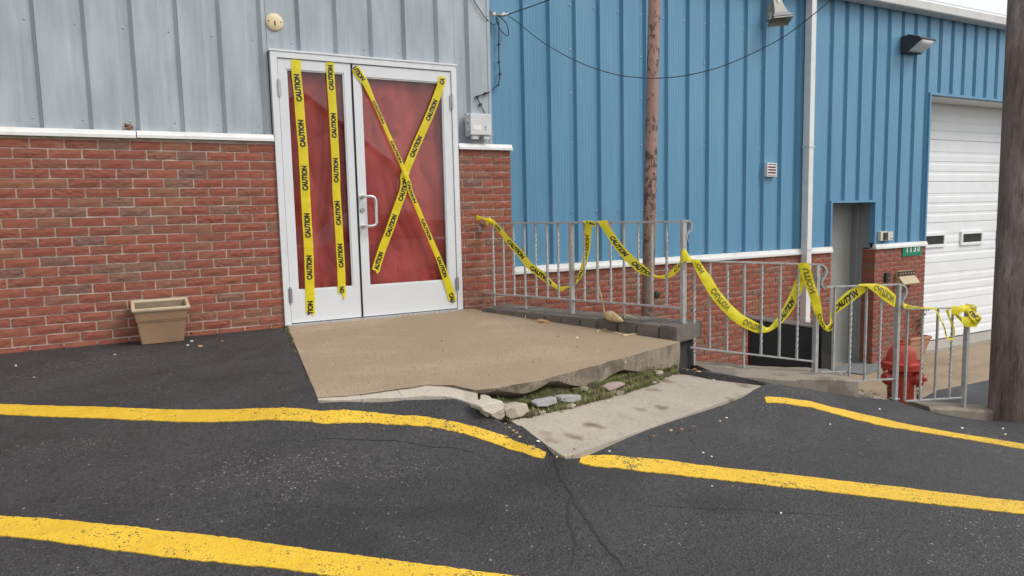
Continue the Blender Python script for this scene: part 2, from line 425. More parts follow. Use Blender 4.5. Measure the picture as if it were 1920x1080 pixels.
def paper_mat():
    m, nt, b, o = newmat('red_paper')
    v = wcoords(nt)
    c = ramp(nt, nz(nt, v, 2.5, 5), [(0.3, (0.31, 0.048, 0.042)), (0.7, (0.43, 0.078, 0.066))])
    nt.links.new(c, b.inputs['Base Color'])
    b.inputs['Roughness'].default_value = 0.8
    b.inputs['Specular IOR Level'].default_value = 0.2
    bump(nt, b, nz(nt, wcoords(nt, (1.6, 1, 0.7)), 5, 3, 0.5, 1.5), 0.35, 0.03)
paper_mat()
def glass_mat():
    m = bpy.data.materials.new('clear_glass'); m.use_nodes = True; nt = m.node_tree; nt.nodes.clear()
    o = N(nt, 'ShaderNodeOutputMaterial'); mx = N(nt, 'ShaderNodeMixShader'); t = N(nt, 'ShaderNodeBsdfTransparent')
    t.inputs[0].default_value = (0.97, 0.98, 0.98, 1)
    gl = N(nt, 'ShaderNodeBsdfGlossy'); gl.inputs['Roughness'].default_value = 0.015
    fr = N(nt, 'ShaderNodeFresnel'); gbf = N(nt, 'ShaderNodeNewGeometry'); nt.links.new(math_(nt, 'MULTIPLY_ADD', gbf.outputs['Backfacing'], 1/1.42-1.42, 1.42), fr.inputs[0])
    nt.links.new(fr.outputs[0], mx.inputs[0]); nt.links.new(t.outputs[0], mx.inputs[1]); nt.links.new(gl.outputs[0], mx.inputs[2])
    nt.links.new(mx.outputs[0], o.inputs[0]); MATS['clear_glass'] = m
glass_mat()

# ------------------------------------------------------------------ mesh helpers
class MB:
    def __init__(s): s.v = []; s.f = []; s.mi = []; s.cur = 0
    def add(s, vs, fs):
        n = len(s.v); s.v += [tuple(float(c) for c in p) for p in vs]
        s.f += [tuple(n+i for i in f) for f in fs]; s.mi += [s.cur]*len(fs); return s
    def box(s, a, b):
        x0, x1 = sorted((a[0], b[0])); y0, y1 = sorted((a[1], b[1])); z0, z1 = sorted((a[2], b[2]))
        return s.add([(x0, y0, z0), (x1, y0, z0), (x1, y1, z0), (x0, y1, z0), (x0, y0, z1), (x1, y0, z1), (x1, y1, z1), (x0, y1, z1)],
                     [(0, 3, 2, 1), (4, 5, 6, 7), (0, 1, 5, 4), (1, 2, 6, 5), (2, 3, 7, 6), (3, 0, 4, 7)])
    def hexa(s, bot, top):
        v = list(bot)+list(top)
        return s.add(v, [(0, 3, 2, 1), (4, 5, 6, 7), (0, 1, 5, 4), (1, 2, 6, 5), (2, 3, 7, 6), (3, 0, 4, 7)])
    def obox(s, c, ax, ay, az):
        c, ax, ay, az = (np.asarray(q, float) for q in (c, ax, ay, az))
        b = [c-ax-ay-az, c+ax-ay-az, c+ax+ay-az, c-ax+ay-az]; t = [q+2*az for q in b]
        return s.hexa(b, t)
    def prism(s, poly, zb, zt):
        """poly: xy list ccw; zb, zt: number or function(x, y)"""
        n = len(poly); g = lambda z, p: z(p[0], p[1]) if callable(z) else z
        v = [(p[0], p[1], g(zb, p)) for p in poly]+[(p[0], p[1], g(zt, p)) for p in poly]
        f = [tuple(range(n-1, -1, -1)), tuple(range(n, 2*n))]+[(i, (i+1) % n, n+(i+1) % n, n+i) for i in range(n)]
        return s.add(v, f)
    def tube(s, path, r, n=8, cap=True, square=False):
        P = [np.asarray(p, float) for p in path]; R = r if isinstance(r, (list, tuple)) else [r]*len(P)
        if square: n = 4
        vs = []; prev = None
        for i, p in enumerate(P):
            t = P[min(i+1, len(P)-1)]-P[max(i-1, 0)]; t = t/(np.linalg.norm(t)+1e-9)
            if prev is None:
                a = np.array([0, 0, 1.0]) if abs(t[2]) < 0.9 else np.array([1.0, 0, 0])
                x = np.cross(a, t)
            else:
                x = prev-t*np.dot(prev, t)
            x /= np.linalg.norm(x)+1e-9; prev = x; y = np.cross(t, x)
            for k in range(n):
                an = 2*math.pi*(k+(0.5 if square else 0))/n
                vs.append(p+(x*math.cos(an)+y*math.sin(an))*R[i]*(1.414 if square else 1))
        fs = []
        for i in range(len(P)-1):
            for k in range(n): fs.append((i*n+k, i*n+(k+1) % n, (i+1)*n+(k+1) % n, (i+1)*n+k))
        if cap: fs += [tuple(range(n-1, -1, -1)), tuple((len(P)-1)*n+k for k in range(n))]
        return s.add(vs, fs)
    def lathe(s, prof, c, n=20, axis=(0, 0, 1)):
        """prof: list of (radius, height) along axis"""
        ax = np.asarray(axis, float); ax /= np.linalg.norm(ax)
        a = np.array([1.0, 0, 0]) if abs(ax[0]) < 0.9 else np.array([0, 1.0, 0])
        x = np.cross(ax, a); x /= np.linalg.norm(x); y = np.cross(ax, x); c = np.asarray(c, float)
        vs = []
        for r, h in prof:
            for k in range(n):
                an = 2*math.pi*k/n; vs.append(c+ax*h+(x*math.cos(an)+y*math.sin(an))*max(r, 1e-4))
        fs = [(i*n+k, i*n+(k+1) % n, (i+1)*n+(k+1) % n, (i+1)*n+k) for i in range(len(prof)-1) for k in range(n)]
        fs += [tuple(range(n-1, -1, -1)), tuple((len(prof)-1)*n+k for k in range(n))]
        return s.add(vs, fs)
    def mesh(s, name, mats, off=(0, 0, 0), smooth=False):
        me = bpy.data.meshes.new(name)
        me.from_pydata([(v[0]-off[0], v[1]-off[1], v[2]-off[2]) for v in s.v], [], s.f)
        for m in (mats if isinstance(mats, (list, tuple)) else [mats]): me.materials.append(MATS[m])
        for p, i in zip(me.polygons, s.mi): p.material_index = i
        bm = bmesh.new(); bm.from_mesh(me); bmesh.ops.recalc_face_normals(bm, faces=bm.faces); bm.to_mesh(me); bm.free()
        if smooth:
            me.polygons.foreach_set('use_smooth', [True]*len(me.polygons))
            try: me.set_sharp_from_angle(angle=math.radians(38))
            except Exception: pass
        me.update(); return me
    def build(s, name, mats, parent=None, smooth=False, bevel=0.0, loc=None):
        off = loc if loc is not None else (root_off(parent) if parent is not None else (0, 0, 0))
        me = s.mesh(name, mats, off, smooth)
        if bevel > 0:
            bm = bmesh.new(); bm.from_mesh(me)
            bmesh.ops.bevel(bm, geom=[e for e in bm.edges if len(e.link_faces) == 2 and e.calc_face_angle(0) > 0.5], offset=bevel, segments=2, affect='EDGES', profile=0.7)
            bm.to_mesh(me); bm.free(); me.update()
        o = bpy.data.objects.new(name, me); COL.objects.link(o)
        if parent is not None: o.parent = parent
        elif loc is not None: o.location = loc
        return o
def root_off(o):
    t = Vector((0, 0, 0))
    while o is not None: t += o.location; o = o.parent
    return tuple(t)
def tag(o, label=None, cat=None, group=None, kind=None):
    if label: o['label'] = label
    if cat: o['category'] = cat
    if group: o['group'] = group
    if kind: o['kind'] = kind
    return o
def thing(name, loc, label, cat, group=None):
    o = bpy.data.objects.new(name, None); COL.objects.link(o)
    o.empty_display_size = 0.2
    o.location = tuple(float(c) for c in loc); return tag(o, label, cat, group)

TEXT_CACHE = {}
def text_mesh(txt, bold=0.066):
    """unit text: x from -0.5 to 0.5 of its length, y from -0.5 to 0.5 of its cap height, triangles"""
    if txt in TEXT_CACHE: return TEXT_CACHE[txt]
    cu = bpy.data.curves.new('txt', 'FONT'); cu.body = txt; cu.size = 1.0; cu.offset = bold; cu.resolution_u = 3
    o = bpy.data.objects.new('txt', cu); COL.objects.link(o)
    bpy.context.view_layer.update()
    dg = bpy.context.evaluated_depsgraph_get()
    me = bpy.data.meshes.new_from_object(o.evaluated_get(dg))
    bm = bmesh.new(); bm.from_mesh(me); bmesh.ops.triangulate(bm, faces=bm.faces)
    vs = [tuple(v.co) for v in bm.verts]; bm.verts.ensure_lookup_table()
    fs = [tuple(v.index for v in f.verts) for f in bm.faces]; bm.free()
    bpy.data.meshes.remove(me); bpy.data.objects.remove(o); bpy.data.curves.remove(cu)
    xs = [v[0] for v in vs]; ys = [v[1] for v in vs]
    x0, x1, y0, y1 = min(xs), max(xs), min(ys), max(ys)
    vs = [((v[0]-x0)/(x1-x0)-0.5, (v[1]-y0)/(y1-y0)-0.5) for v in vs]
    TEXT_CACHE[txt] = (vs, fs); return vs, fs

# ------------------------------------------------------------------ the ground
SLAB_Z = lambda x, y: 0.02*y                       # entrance slab, falls slightly away from the door
PA, PB, PC = at_z(960, 790, -0.19), at_z(1275, 701, -0.245), at_z(1438, 725, -0.33)
_n = np.cross(PB-PA, PC-PA); _n /= np.linalg.norm(_n)
PAD_Z = lambda x, y: PA[2]-(_n[0]*(x-PA[0])+_n[1]*(y-PA[1]))/_n[2]
PD = at_plane(1060, 858, PA, _n)
def on_slab(px, py): return at_plane(px, py, (0, 0, 0), (0, -0.02, 1))

SL_FL, SL_L = on_slab(595, 745), np.array([1.64, 0.0, 0.0])
ctrl = [(x, 0.0, -0.012) for x in (-4, -2.5, -1, 0, 0.8, 1.3, 1.64)]
ctrl += [tuple(at_z(px, py, z)) for px, py, z in (
    (595, 747, -0.052), (680, 754, -0.068), (760, 750, -0.076), (850, 748, -0.085), (900, 766, -0.116), (925, 782, -0.15), (945, 794, -0.18),
    (0, 768, -0.115), (400, 780, -0.118), (700, 783, -0.128), (800, 792, -0.15), (900, 816, -0.205), (960, 832, -0.245), (1025, 853, -0.272), (1090, 862, -0.292),
    (1500, 906, -0.46), (1919, 951, -0.60), (0, 988, -0.25), (460, 1035, -0.32), (800, 1075, -0.38),
    (0, 1080, -0.30), (960, 1080, -0.43), (1500, 1080, -0.50), (1919, 1080, -0.585), (1200, 960, -0.41), (600, 900, -0.235),
    (1290, 693, -0.215), (1330, 703, -0.235), (1380, 708, -0.262), (1450, 722, -0.322), (1500, 728, -0.37), (1560, 742, -0.46), (1620, 748, -0.57),
    (1680, 752, -0.665), (1740, 770, -0.78), (1800, 783, -0.835), (1855, 790, -0.885), (1919, 795, -0.91),
    (1440, 745, -0.347), (1500, 757, -0.405), (1620, 780, -0.535), (1750, 810, -0.665), (1919, 845, -0.785), (1700, 860, -0.56), (1300, 890, -0.395))]
ctrl += [tuple(q-np.array((0, 0, dz))) for q, dz in ((PD, 0.004), ((PD+PC)/2, 0.010), (PD*0.75+PC*0.25, 0.010), (PC*0.85+PD*0.15, 0.010), (PA*0.4+PD*0.6, -0.005), (PA*0.7+PD*0.3, -0.005))]
ctrl += [tuple(SL_L*(1-t)+SL_FL*t-np.array((0, 0, 0.006))) for t in (0.2, 0.4, 0.6, 0.8)]
ctrl += [(-4, -3, -0.2), (-4, -7, -0.5), (0.5, -7, -0.66), (3, -8, -0.8), (7, -8, -0.95), (9.5, -5.5, -1.1), (11, -8, -1.2)]
ctrl = np.array(ctrl, float)
def tps_fit(C, lam=8e-4):
    n = len(C); d = np.linalg.norm(C[:, None, :2]-C[None, :, :2], axis=2)
    K = np.where(d > 0, d*d*np.log(d+1e-12), 0)+lam*np.eye(n)
    Pm = np.c_[np.ones(n), C[:, :2]]
    A = np.block([[K, Pm], [Pm.T, np.zeros((3, 3))]])
    return np.linalg.solve(A, np.r_[C[:, 2], np.zeros(3)])
_w = tps_fit(ctrl)
def G(x, y):
    x = np.atleast_1d(np.asarray(x, float)); y = np.atleast_1d(np.asarray(y, float))
    d = np.sqrt((x[:, None]-ctrl[None, :, 0])**2+(y[:, None]-ctrl[None, :, 1])**2)
    r = np.where(d > 0, d*d*np.log(d+1e-12), 0)@_w[:-3]+_w[-3]+_w[-2]*x+_w[-1]*y
    return r if len(r) > 1 else float(r[0])
def on_ground(px, py):
    d = ray(px, py); lo, hi = 0.8, 12.0
    for t in np.arange(1.0, 14.0, 0.1):
        P = CAM+d*t
        if P[2] < G(P[0], P[1]): lo, hi = t-0.1, t; break
    for _ in range(30):
        m = 0.5*(lo+hi); P = CAM+d*m
        if P[2] < G(P[0], P[1]): hi = m
        else: lo = m
    return CAM+d*hi
def cdt_sheet(name, boundary, zf, mats, fine, step, far_step, inside_fn, skirt=None):
    """triangulated sheet inside a boundary polygon, z from zf(x, y)"""
    B = [(p[0], p[1]) for p in boundary]
    pts = [Vector(b) for b in B]
    xs = [b[0] for b in B]; ys = [b[1] for b in B]
    def inside(x, y):
        c = False; j = len(B)-1
        for i in range(len(B)):
            if (B[i][1] > y) != (B[j][1] > y) and x < (B[j][0]-B[i][0])*(y-B[i][1])/(B[j][1]-B[i][1])+B[i][0]: c = not c
            j = i
        return c
    x = min(xs)
    nx = int((max(xs)-min(xs))/step)+1; ny = int((max(ys)-min(ys))/step)+1; k = max(1, int(round(far_step/step)))
    for i in range(nx):
        for j in range(ny):
            X = min(xs)+i*step+((j*7919) % 13-6)*step*0.02; Yv = min(ys)+j*step+((i*104729) % 11-5)*step*0.02
            if not fine(X, Yv) and (i % k or j % k): continue
            if inside(X, Yv): pts.append(Vector((X, Yv)))
    out = delaunay_2d_cdt(pts, [], [list(range(len(B)))], 1, 1e-5)
    v2, faces = out[0], out[2]
    V = [(p[0], p[1]) for p in v2]
    Zs = zf(np.array([p[0] for p in V]), np.array([p[1] for p in V]))
    mb = MB(); mb.add([(p[0], p[1], z) for p, z in zip(V, Zs)], [tuple(f) for f in faces])
    if skirt is not None:
        n = len(B); top = [(p[0], p[1], float(zf(np.array([p[0], p[0]]), np.array([p[1], p[1]]))[0])) for p in B]
        mb.add(top+[(p[0], p[1], skirt) for p in B], [(i, (i+1) % n, n+(i+1) % n, n+i) for i in range(n)])
    return mb

# outlines on the real surfaces
SL_FL, SL_L = on_slab(595, 745), np.array([1.64, 0.0, 0.0])
strip_low = [at_z(px, py, z) for px, py, z in ((598, 753, -0.056), (680, 754, -0.068), (760, 750, -0.076), (850, 748, -0.085), (900, 766, -0.116), (925, 782, -0.15), (945, 794, -0.18))]
berm_edge = [at_z(px, py, z) for px, py, z in ((1283, 690, -0.21), (1330, 699, -0.23), (1380, 706, -0.258), (1450, 719, -0.318), (1500, 726, -0.366), (1545, 735, -0.44), (1590, 742, -0.52), (1640, 746, -0.6), (1680, 752, -0.665), (1740, 769, -0.775), (1800, 781, -0.832), (1855, 788, -0.88), (1919, 790, -0.905))]
outline = [(-6, 0.004), (1.64, 0.004), SL_FL]+strip_low+[PA*0.8+PD*0.2, PA*0.4+PD*0.6, PD, PD*0.5+PC*0.5, PC, (PB*0.5+PC*0.5), PB]+berm_edge+[(8.6, -3.9), (12, -6.5), (12, -10), (-6, -10)]
def asphalt_z(x, y):
    z = G(x, y); return np.asarray(z)
fine_zone = lambda X, Yv: (-0.6 < X < 7.2) and (-4.9 < Yv) and not (X < 3 and Yv < -4.2)
dense = []
for i, p in enumerate(outline):
    q = outline[(i+1) % len(outline)]; p2, q2 = np.array(p[:2], float), np.array(q[:2], float); L = np.linalg.norm(q2-p2)
    k = max(1, int(L/0.06)) if (p2[0] < 8.7 and q2[0] < 8.7 and p2[1] > -4.2 and q2[1] > -4.2 and p2[0] > -3) else 1
    dense += [p2*(1-t)+q2*t for t in np.arange(k)/k]
outline = dense
ag = cdt_sheet('parking_lot', outline, asphalt_z, 'asphalt', fine_zone, 0.05, 0.5, None, skirt=-1.6)
tag(ag.build('parking_lot_ground', 'asphalt', smooth=True), kind='structure')

# the lower level: driveway, dark street patch, far ground
DRV = -1.43
mb = MB(); mb.box((3.3, -9.5, -1.75), (26, 0.9, DRV)); tag(mb.build('driveway', 'drive_concrete'), kind='structure')
pts = [at_z(px, py, DRV) for px, py in ((1700, 760), (1730, 747), (1745, 739), (1758, 732), (1785, 727), (1815, 721), (1860, 712), (1919, 703))]
poly = [(p[0], p[1]) for p in pts]+[(14, -2.0), (26, -1.0), (26, -9.5), (6.0, -9.5)]
mb = MB(); mb.prism(poly[::-1], DRV-0.02, DRV+0.004); tag(mb.build('street', 'street_asphalt'), kind='structure')
mb = MB(); mb.box((-300, -300, -1.9), (300, 300, -1.76)); tag(mb.build('ground', 'dirt_ground'), kind='structure')
# land behind and left of the lot so that it does not float
mb = MB(); mb.box((-60, -60, -1.76), (-6.02, 30, -0.5)); mb.box((-6.0, -60, -1.76), (12, -10.02, -0.82)); tag(mb.build('far_parking_lot', 'asphalt'), kind='structure')

# painted stall lines, 3 mm thick paint laid on the asphalt
def paint_line(upper, lower, label, seg=0.05):
    U = [on_ground(*p) for p in upper]; L = [on_ground(*p) for p in lower]
    for Q in (U, L):        # carry the line on past the picture's edge
        e = np.array(Q[0])-np.array(Q[1]); e[2] = 0; e /= np.linalg.norm(e)
        if Q[0][0] < 0.3: Q.insert(0, np.array(Q[0])+e*1.5)
        e = np.array(Q[-1])-np.array(Q[-2]); e[2] = 0; e /= np.linalg.norm(e)
        if upper[-1][0] > 1900 or upper[-1][1] > 1075: Q.append(np.array(Q[-1])+e*1.5)
    def resamp(P, n):
        P = np.array(P); d = np.r_[0, np.cumsum(np.linalg.norm(np.diff(P, axis=0), axis=1))]
        t = np.linspace(0, d[-1], n); return np.c_[np.interp(t, d, P[:, 0]), np.interp(t, d, P[:, 1])]
    ln = sum(np.linalg.norm(np.array(U[i+1])-U[i]) for i in range(len(U)-1)); n = max(4, int(ln/0.02))
    U2, L2 = resamp(U, n), resamp(L, n); rows = 5; vs = []
    for i in range(n):
        for k in range(rows):
            f = k/(rows-1); p = U2[i]*(1-f)+L2[i]*f
            if k in (0, rows-1):
                j = noise.noise(Vector((p[0]*9, p[1]*9, k)))*0.005+noise.noise(Vector((p[0]*40, p[1]*40, k)))*0.005+noise.noise(Vector((p[0]*110, p[1]*110, k)))*0.004
                dirv = (U2[i]-L2[i]); dirv /= np.linalg.norm(dirv)+1e-9; p = p+dirv*j
            vs.append([p[0], p[1], 0])
    V = np.array(vs); V[:, 2] = G(V[:, 0], V[:, 1])+0.004
    fs = [(i*rows+k, i*rows+k+1, (i+1)*rows+k+1, (i+1)*rows+k) for i in range(n-1) for k in range(rows-1)]
    mb = MB(); mb.add(V, fs)
    # edge down to the ground
    ring = [i*rows for i in range(n)]+[(n-1)*rows+k for k in range(1, rows)]+[i*rows+rows-1 for i in range(n-2, -1, -1)]+[k for k in range(rows-2, 0, -1)]
    m = len(ring); mb.add([V[i] for i in ring]+[V[i]-np.array((0, 0, 0.012)) for i in ring], [(i, (i+1) % m, m+(i+1) % m, m+i) for i in range(m)])
    o = mb.build('parking_line', 'yellow_paint'); tag(o, label, 'road marking', 'painted lines on the parking lot', 'structure'); return o
paint_line([(-40, 757), (0, 758.5), (200, 764), (400, 769), (600, 772), (700, 774), (800, 783), (880, 798), (950, 818), (1005, 841), (1024, 850)],
           [(-40, 776), (0, 777.5), (200, 785), (400, 792), (600, 795), (700, 794), (800, 800), (870, 814), (940, 836), (995, 855), (1020, 861)],
           'yellow stall line curving past the broken slab to the lower pad')
paint_line([(1090, 854), (1150, 855), (1250, 864), (1350, 877), (1500, 893), (1700, 916), (1850, 934), (1940, 944)],
           [(1086, 868), (1150, 877), (1250, 889), (1350, 900), (1500, 917), (1700, 940), (1850, 957), (1940, 967)],
           'yellow stall line starting at the near corner of the lower pad')
paint_line([(-40, 962), (0, 967.5), (100, 975), (200, 984), (300, 995), (400, 1006), (500, 1019), (600, 1034), (700, 1047), (800, 1060), (950, 1079), (1010, 1087)],
           [(-40, 1000), (0, 1005), (100, 1016), (200, 1030), (300, 1044), (400, 1055), (500, 1064), (590, 1076), (690, 1090), (790, 1103), (940, 1122), (1000, 1130)],
           'nearest yellow stall line with worn patches, at bottom left')
paint_line([(1433, 745), (1480, 748), (1520, 753), (1560, 764), (1600, 773), (1650, 784), (1700, 796), (1750, 805), (1800, 814), (1860, 823), (1940, 836)],
           [(1437, 755), (1480, 758.5), (1520, 764), (1560, 775), (1600, 786), (1650, 798), (1700, 806), (1750, 814), (1800, 822), (1860, 832), (1940, 846)],
           'thin yellow stall line beside the railing, rolling over the bump at right')

# ------------------------------------------------------------------ entrance slab, lower pad, broken edge
# rail / slab frame: the landing is turned about 17 degrees to the building
P1 = at_z(1281, 607, 0.045)                       # foot of the first end post
ATT = np.array([3.434, 0.0, 0.776])
rdir = np.array([P1[0]-ATT[0], P1[1]-ATT[1]]); RLEN = np.linalg.norm(rdir); rdir /= RLEN
rperp = np.array([rdir[1]*-1, rdir[0]])            # points away from the slab (to the right)
if rperp[0] < 0: rperp = -rperp
SL_R, SL_WR = on_slab(1275, 641), np.array([3.30, 0.0, 0.0])
front = [on_slab(*p) for p in ((680, 739), (740, 730), (800, 721), (850, 722), (890, 731), (925, 729), (965, 722), (1000, 716), (1050, 703), (1100, 690), (1150, 676), (1200, 662), (1240, 651))]
slab_top = [SL_L, SL_FL]+front+[SL_R, SL_WR]
def slab_under(px):                                # lower outline of the broken slab face in the survey photograph
    xs = [600, 880, 915, 960, 985, 1005, 1022, 1035, 1050, 1075, 1095, 1130, 1150, 1172, 1190, 1215, 1224, 1240, 1275]
    ys = [742, 736, 731, 736, 739, 733, 724, 716, 715, 723, 725.5, 717, 703, 693, 696, 698, 707, 712, 700]
    return np.interp(px, xs, ys)
mb = MB()
dens = []
ft = [SL_FL]+front+[SL_R]
for i in range(len(ft)-1):
    for t in np.linspace(0, 1, 11)[:-1]: dens.append(ft[i]*(1-t)+ft[i+1]*t)
dens.append(SL_R)
rim, low, back = [], [], []
inward = np.array([-0.29, 0.955, 0])
for i, p in enumerate(dens):
    j = noise.noise(Vector((p[0]*7, p[1]*7, 3.1)))*0.014+noise.noise(Vector((p[0]*25, p[1]*25, 1.1)))*0.009+noise.noise(Vector((p[0]*70, p[1]*70, 1.1)))*0.003
    q = p+np.array([0.29, -0.955, 0])*j if 3 < i < len(dens)-1 else p
    px, py = project(q); uy = slab_under(px); d = ray(px, uy)
    zl = (at_plane(px, uy, q, (0.29, -0.955, 0)))[2]; zl = min(zl, q[2]-0.02)
    rim.append(q); low.append(q+np.array([0, 0, zl-q[2]])+inward*0.012); back.append(q+inward*0.45+np.array([0, 0, -0.26]))
nrim = len(rim)
top_poly = [SL_L]+rim+[SL_WR]
cd = delaunay_2d_cdt([Vector((p[0], p[1])) for p in top_poly]+[Vector((x, y)) for x in np.arange(1.5, 4, 0.12) for y in np.arange(-2.8, -0.05, 0.12)
      if (lambda X, Yv: X > 1.35+(Yv+2.3)*0.13+0.05 and X < 3.31-Yv*0.23-0.04 and Yv > -2.15)(x, y)], [], [list(range(len(top_poly)))], 1, 1e-5)
mb.add([(p[0], p[1], SLAB_Z(p[0], p[1])+0.0015*noise.noise(Vector((p[0]*3, p[1]*3, 0)))) for p in cd[0]], [tuple(f) for f in cd[2]])
# broken front face with a worn arris
mid = [r*0.6+l*0.4+np.array([0.29, -0.955, 0])*(noise.noise(Vector((r[0]*11, r[1]*11, 7)))*0.010+noise.noise(Vector((r[0]*45, r[1]*45, 7)))*0.004) for r, l in zip(rim, low)]
V = rim+mid+low+back; n = nrim
mb.add(V, [(k*n+i, k*n+i+1, (k+1)*n+i+1, (k+1)*n+i) for k in range(3) for i in range(n-1)])
mb.add([SL_L, SL_FL, SL_FL-np.array((0, 0, .3)), SL_L-np.array((0, 0, .3))], [(0, 1, 2, 3)])
mb.add([SL_WR, SL_R, SL_R-np.array((0, 0, .24)), SL_WR-np.array((0, 0, .3))], [(0, 1, 2, 3)])
for i_ in range(len(cd[2]), len(mb.mi)): mb.mi[i_] = 1
slab = mb.build('entrance_slab', ['slab_concrete', 'slab_edge'])
tag(slab, kind='structure')

# lower pad
pad = [PA, PD, PD*0.72+PC*0.28, PD*0.4+PC*0.6, PC, PB*0.4+PC*0.6, PB]
ext = np.array([-0.29, 0.955])*0.35
lft = np.array([0.0, 0.0])
padp = [(p[0], p[1]) for p in pad]+[(PB[0]+ext[0], PB[1]+ext[1]), (PA[0]+ext[0]+lft[0], PA[1]+ext[1]+lft[1])]
mb = MB(); mb.prism(padp, lambda x, y: PAD_Z(x, y)-0.12, lambda x, y: PAD_Z(x, y))
tag(mb.build('lower_concrete_pad', 'pad_concrete'), kind='structure')
lf2 = -np.array([0.955, 0.29])*0.22; qa = PA*0.97+PD*0.03; qd = PA*0.55+PD*0.45
mb = MB(); mb.prism([(qa[0], qa[1]), (qa[0]+ext[0]*0.6, qa[1]+ext[1]*0.6), (qa[0]+ext[0]*0.6+lf2[0], qa[1]+ext[1]*0.6+lf2[1]), (qa[0]+lf2[0], qa[1]+lf2[1]), (qd[0], qd[1])], -0.5, lambda x, y: PAD_Z(x, y)-0.035)
tag(mb.build('earth_fill', 'moss'), kind='structure')

# mossy earth bank under the slab edge
zq = zz(880, 600, 3.2)
bank_low = [at_plane(*zq(x, y), PA, _n)+np.array((0, 0, 0.002)) for x, y in ((30, 500), (170, 590), (240, 606), (380, 575), (480, 555), (600, 530), (720, 495), (830, 470), (930, 440), (1010, 415), (1100, 390), (1190, 345), (1260, 320))]
mb = MB(); nb = 70; rows = 7; Vb = []
BL = np.array(bank_low); tt = np.linspace(0, 1, len(BL)); ti = np.linspace(0, 1, nb)
BLi = np.c_[[np.interp(ti, tt, BL[:, k]) for k in range(3)]].T
rm = np.array(rim); rr_ = [p for p in rm if project(p)[0] > 885]; rr_ = np.array(rr_)
t2 = np.linspace(0, 1, len(rr_)); RM = np.c_[[np.interp(ti, t2, rr_[:, k]) for k in range(3)]].T
for i in range(nb):
    a = BLi[i]; b = RM[i]+np.array([-0.29, 0.955, 0])*0.17+np.array([0, 0, -0.075])
    for k in range(rows):
        f = k/(rows-1); p = a*(1-f)+b*f
        nn = noise.noise(Vector((p[0]*9, p[1]*9, p[2]*9)))*0.02+noise.noise(Vector((p[0]*30, p[1]*30, p[2]*30)))*0.009
        p = p+np.array([0.29*nn, -0.955*nn, nn*0.8+0.02*math.sin(f*math.pi)]); Vb.append(p)
mb.add(Vb, [(i*rows+k, i*rows+k+1, (i+1)*rows+k+1, (i+1)*rows+k) for i in range(nb-1) for k in range(rows-1)])
tag(mb.build('mossy_bank', 'moss', smooth=True), 'mossy earth bank under the broken slab edge', 'moss', kind='stuff')
# grass blades and moss tufts on the bank
rng = random.Random(3)
def blades(name, pts, mat, hgt, label, cat):
    mb = MB()
    for p in pts:
        for _ in range(rng.randint(3, 6)):
            a = rng.uniform(0, 6.28); h = hgt*rng.uniform(0.5, 1.3); ln = rng.uniform(0.2, 0.9)*h; w = rng.uniform(0.0012, 0.0028)
            d = np.array([math.cos(a), math.sin(a), 0]); s = np.array([-d[1], d[0], 0])*w
            b = np.asarray(p)+np.array([rng.uniform(-.012, .012), rng.uniform(-.012, .012), -0.004])
            m1 = b+d*ln*0.4+np.array([0, 0, h*0.7]); t = b+d*ln+np.array([0, 0, h])
            mb.add([b-s, b+s, m1+s*0.8, m1-s*0.8, t], [(0, 1, 2, 3), (3, 2, 4)])
    return tag(mb.build(name, mat), label, cat, kind='stuff')
bp = [Vb[rng.randrange(nb)*rows+rng.choice([0, 0, 1, 1, 2, 3, 4])] for _ in range(480)]
blades('grass', bp, 'grass_blade', 0.028, 'short green grass and moss tufts under the broken slab edge', 'grass')
bp = [Vb[rng.randrange(0, 52)*rows+rng.choice([0, 0, 1])] for _ in range(150)]
blades('dry_grass', bp, 'dry_blade', 0.035, 'dry straw coloured grass along the back of the lower pad', 'grass')
ep = [SL_L*(1-t)+SL_FL*t+np.array((-0.01, 0, 0.0)) for t in np.random.RandomState(2).uniform(0.02, 0.55, 36)]
blades('edge_weeds', ep, 'grass_blade', 0.018, 'tiny weeds in the joint along the left edge of the slab', 'weeds')

# loose stones in the gap
zt_s = zz(860, 675, 5.683)
def stone(name, pix, depth_off, thick, mat, label, cat='stone', grp='loose stones under the slab edge'):
    P = [at_plane(*zt_s(x, y), PA+np.array([0.29, -0.955, 0])*depth_off, (0.29, -0.955, 0.30)) for x, y in pix]
    c = sum(P)/len(P); d = np.array([-0.29, 0.955, 0.02])*thick; n = len(P)
    mb = MB(); V = P+[c+(p-c)*0.95+d for p in P]
    mb.add(V, [tuple(range(n)), tuple(range(2*n-1, n-1, -1))]+[(i, (i+1) % n, n+(i+1) % n, n+i) for i in range(n)])
    me = mb.mesh(name, mat, c); bm = bmesh.new(); bm.from_mesh(me)
    bmesh.ops.bevel(bm, geom=list(bm.edges), offset=0.005, segments=1, affect='EDGES')
    bmesh.ops.triangulate(bm, faces=[f for f in bm.faces if len(f.verts) > 4])
    bmesh.ops.subdivide_edges(bm, edges=[e for e in bm.edges if e.calc_length() > 0.03], cuts=1)
    for v in bm.verts: v.co += Vector(noise.noise_vector(v.co*30+Vector(c)))*0.0035
    bm.to_mesh(me); bm.free()
    o = bpy.data.objects.new(name, me); COL.objects.link(o); o.location = tuple(c)
    tag(o, label, cat, grp); return o
stone('stone', [(828, 458), (870, 436), (1050, 395), (1056, 462), (940, 500), (845, 500)], 0.0, 0.05, 'stone_pale', 'pale blue-grey stone block left of its twin under the slab edge')
stone('stone', [(1092, 392), (1150, 382), (1312, 376), (1312, 432), (1200, 458), (1096, 445)], 0.0, 0.05, 'stone_pale', 'pale grey stone block right of its twin, in the moss under the slab')
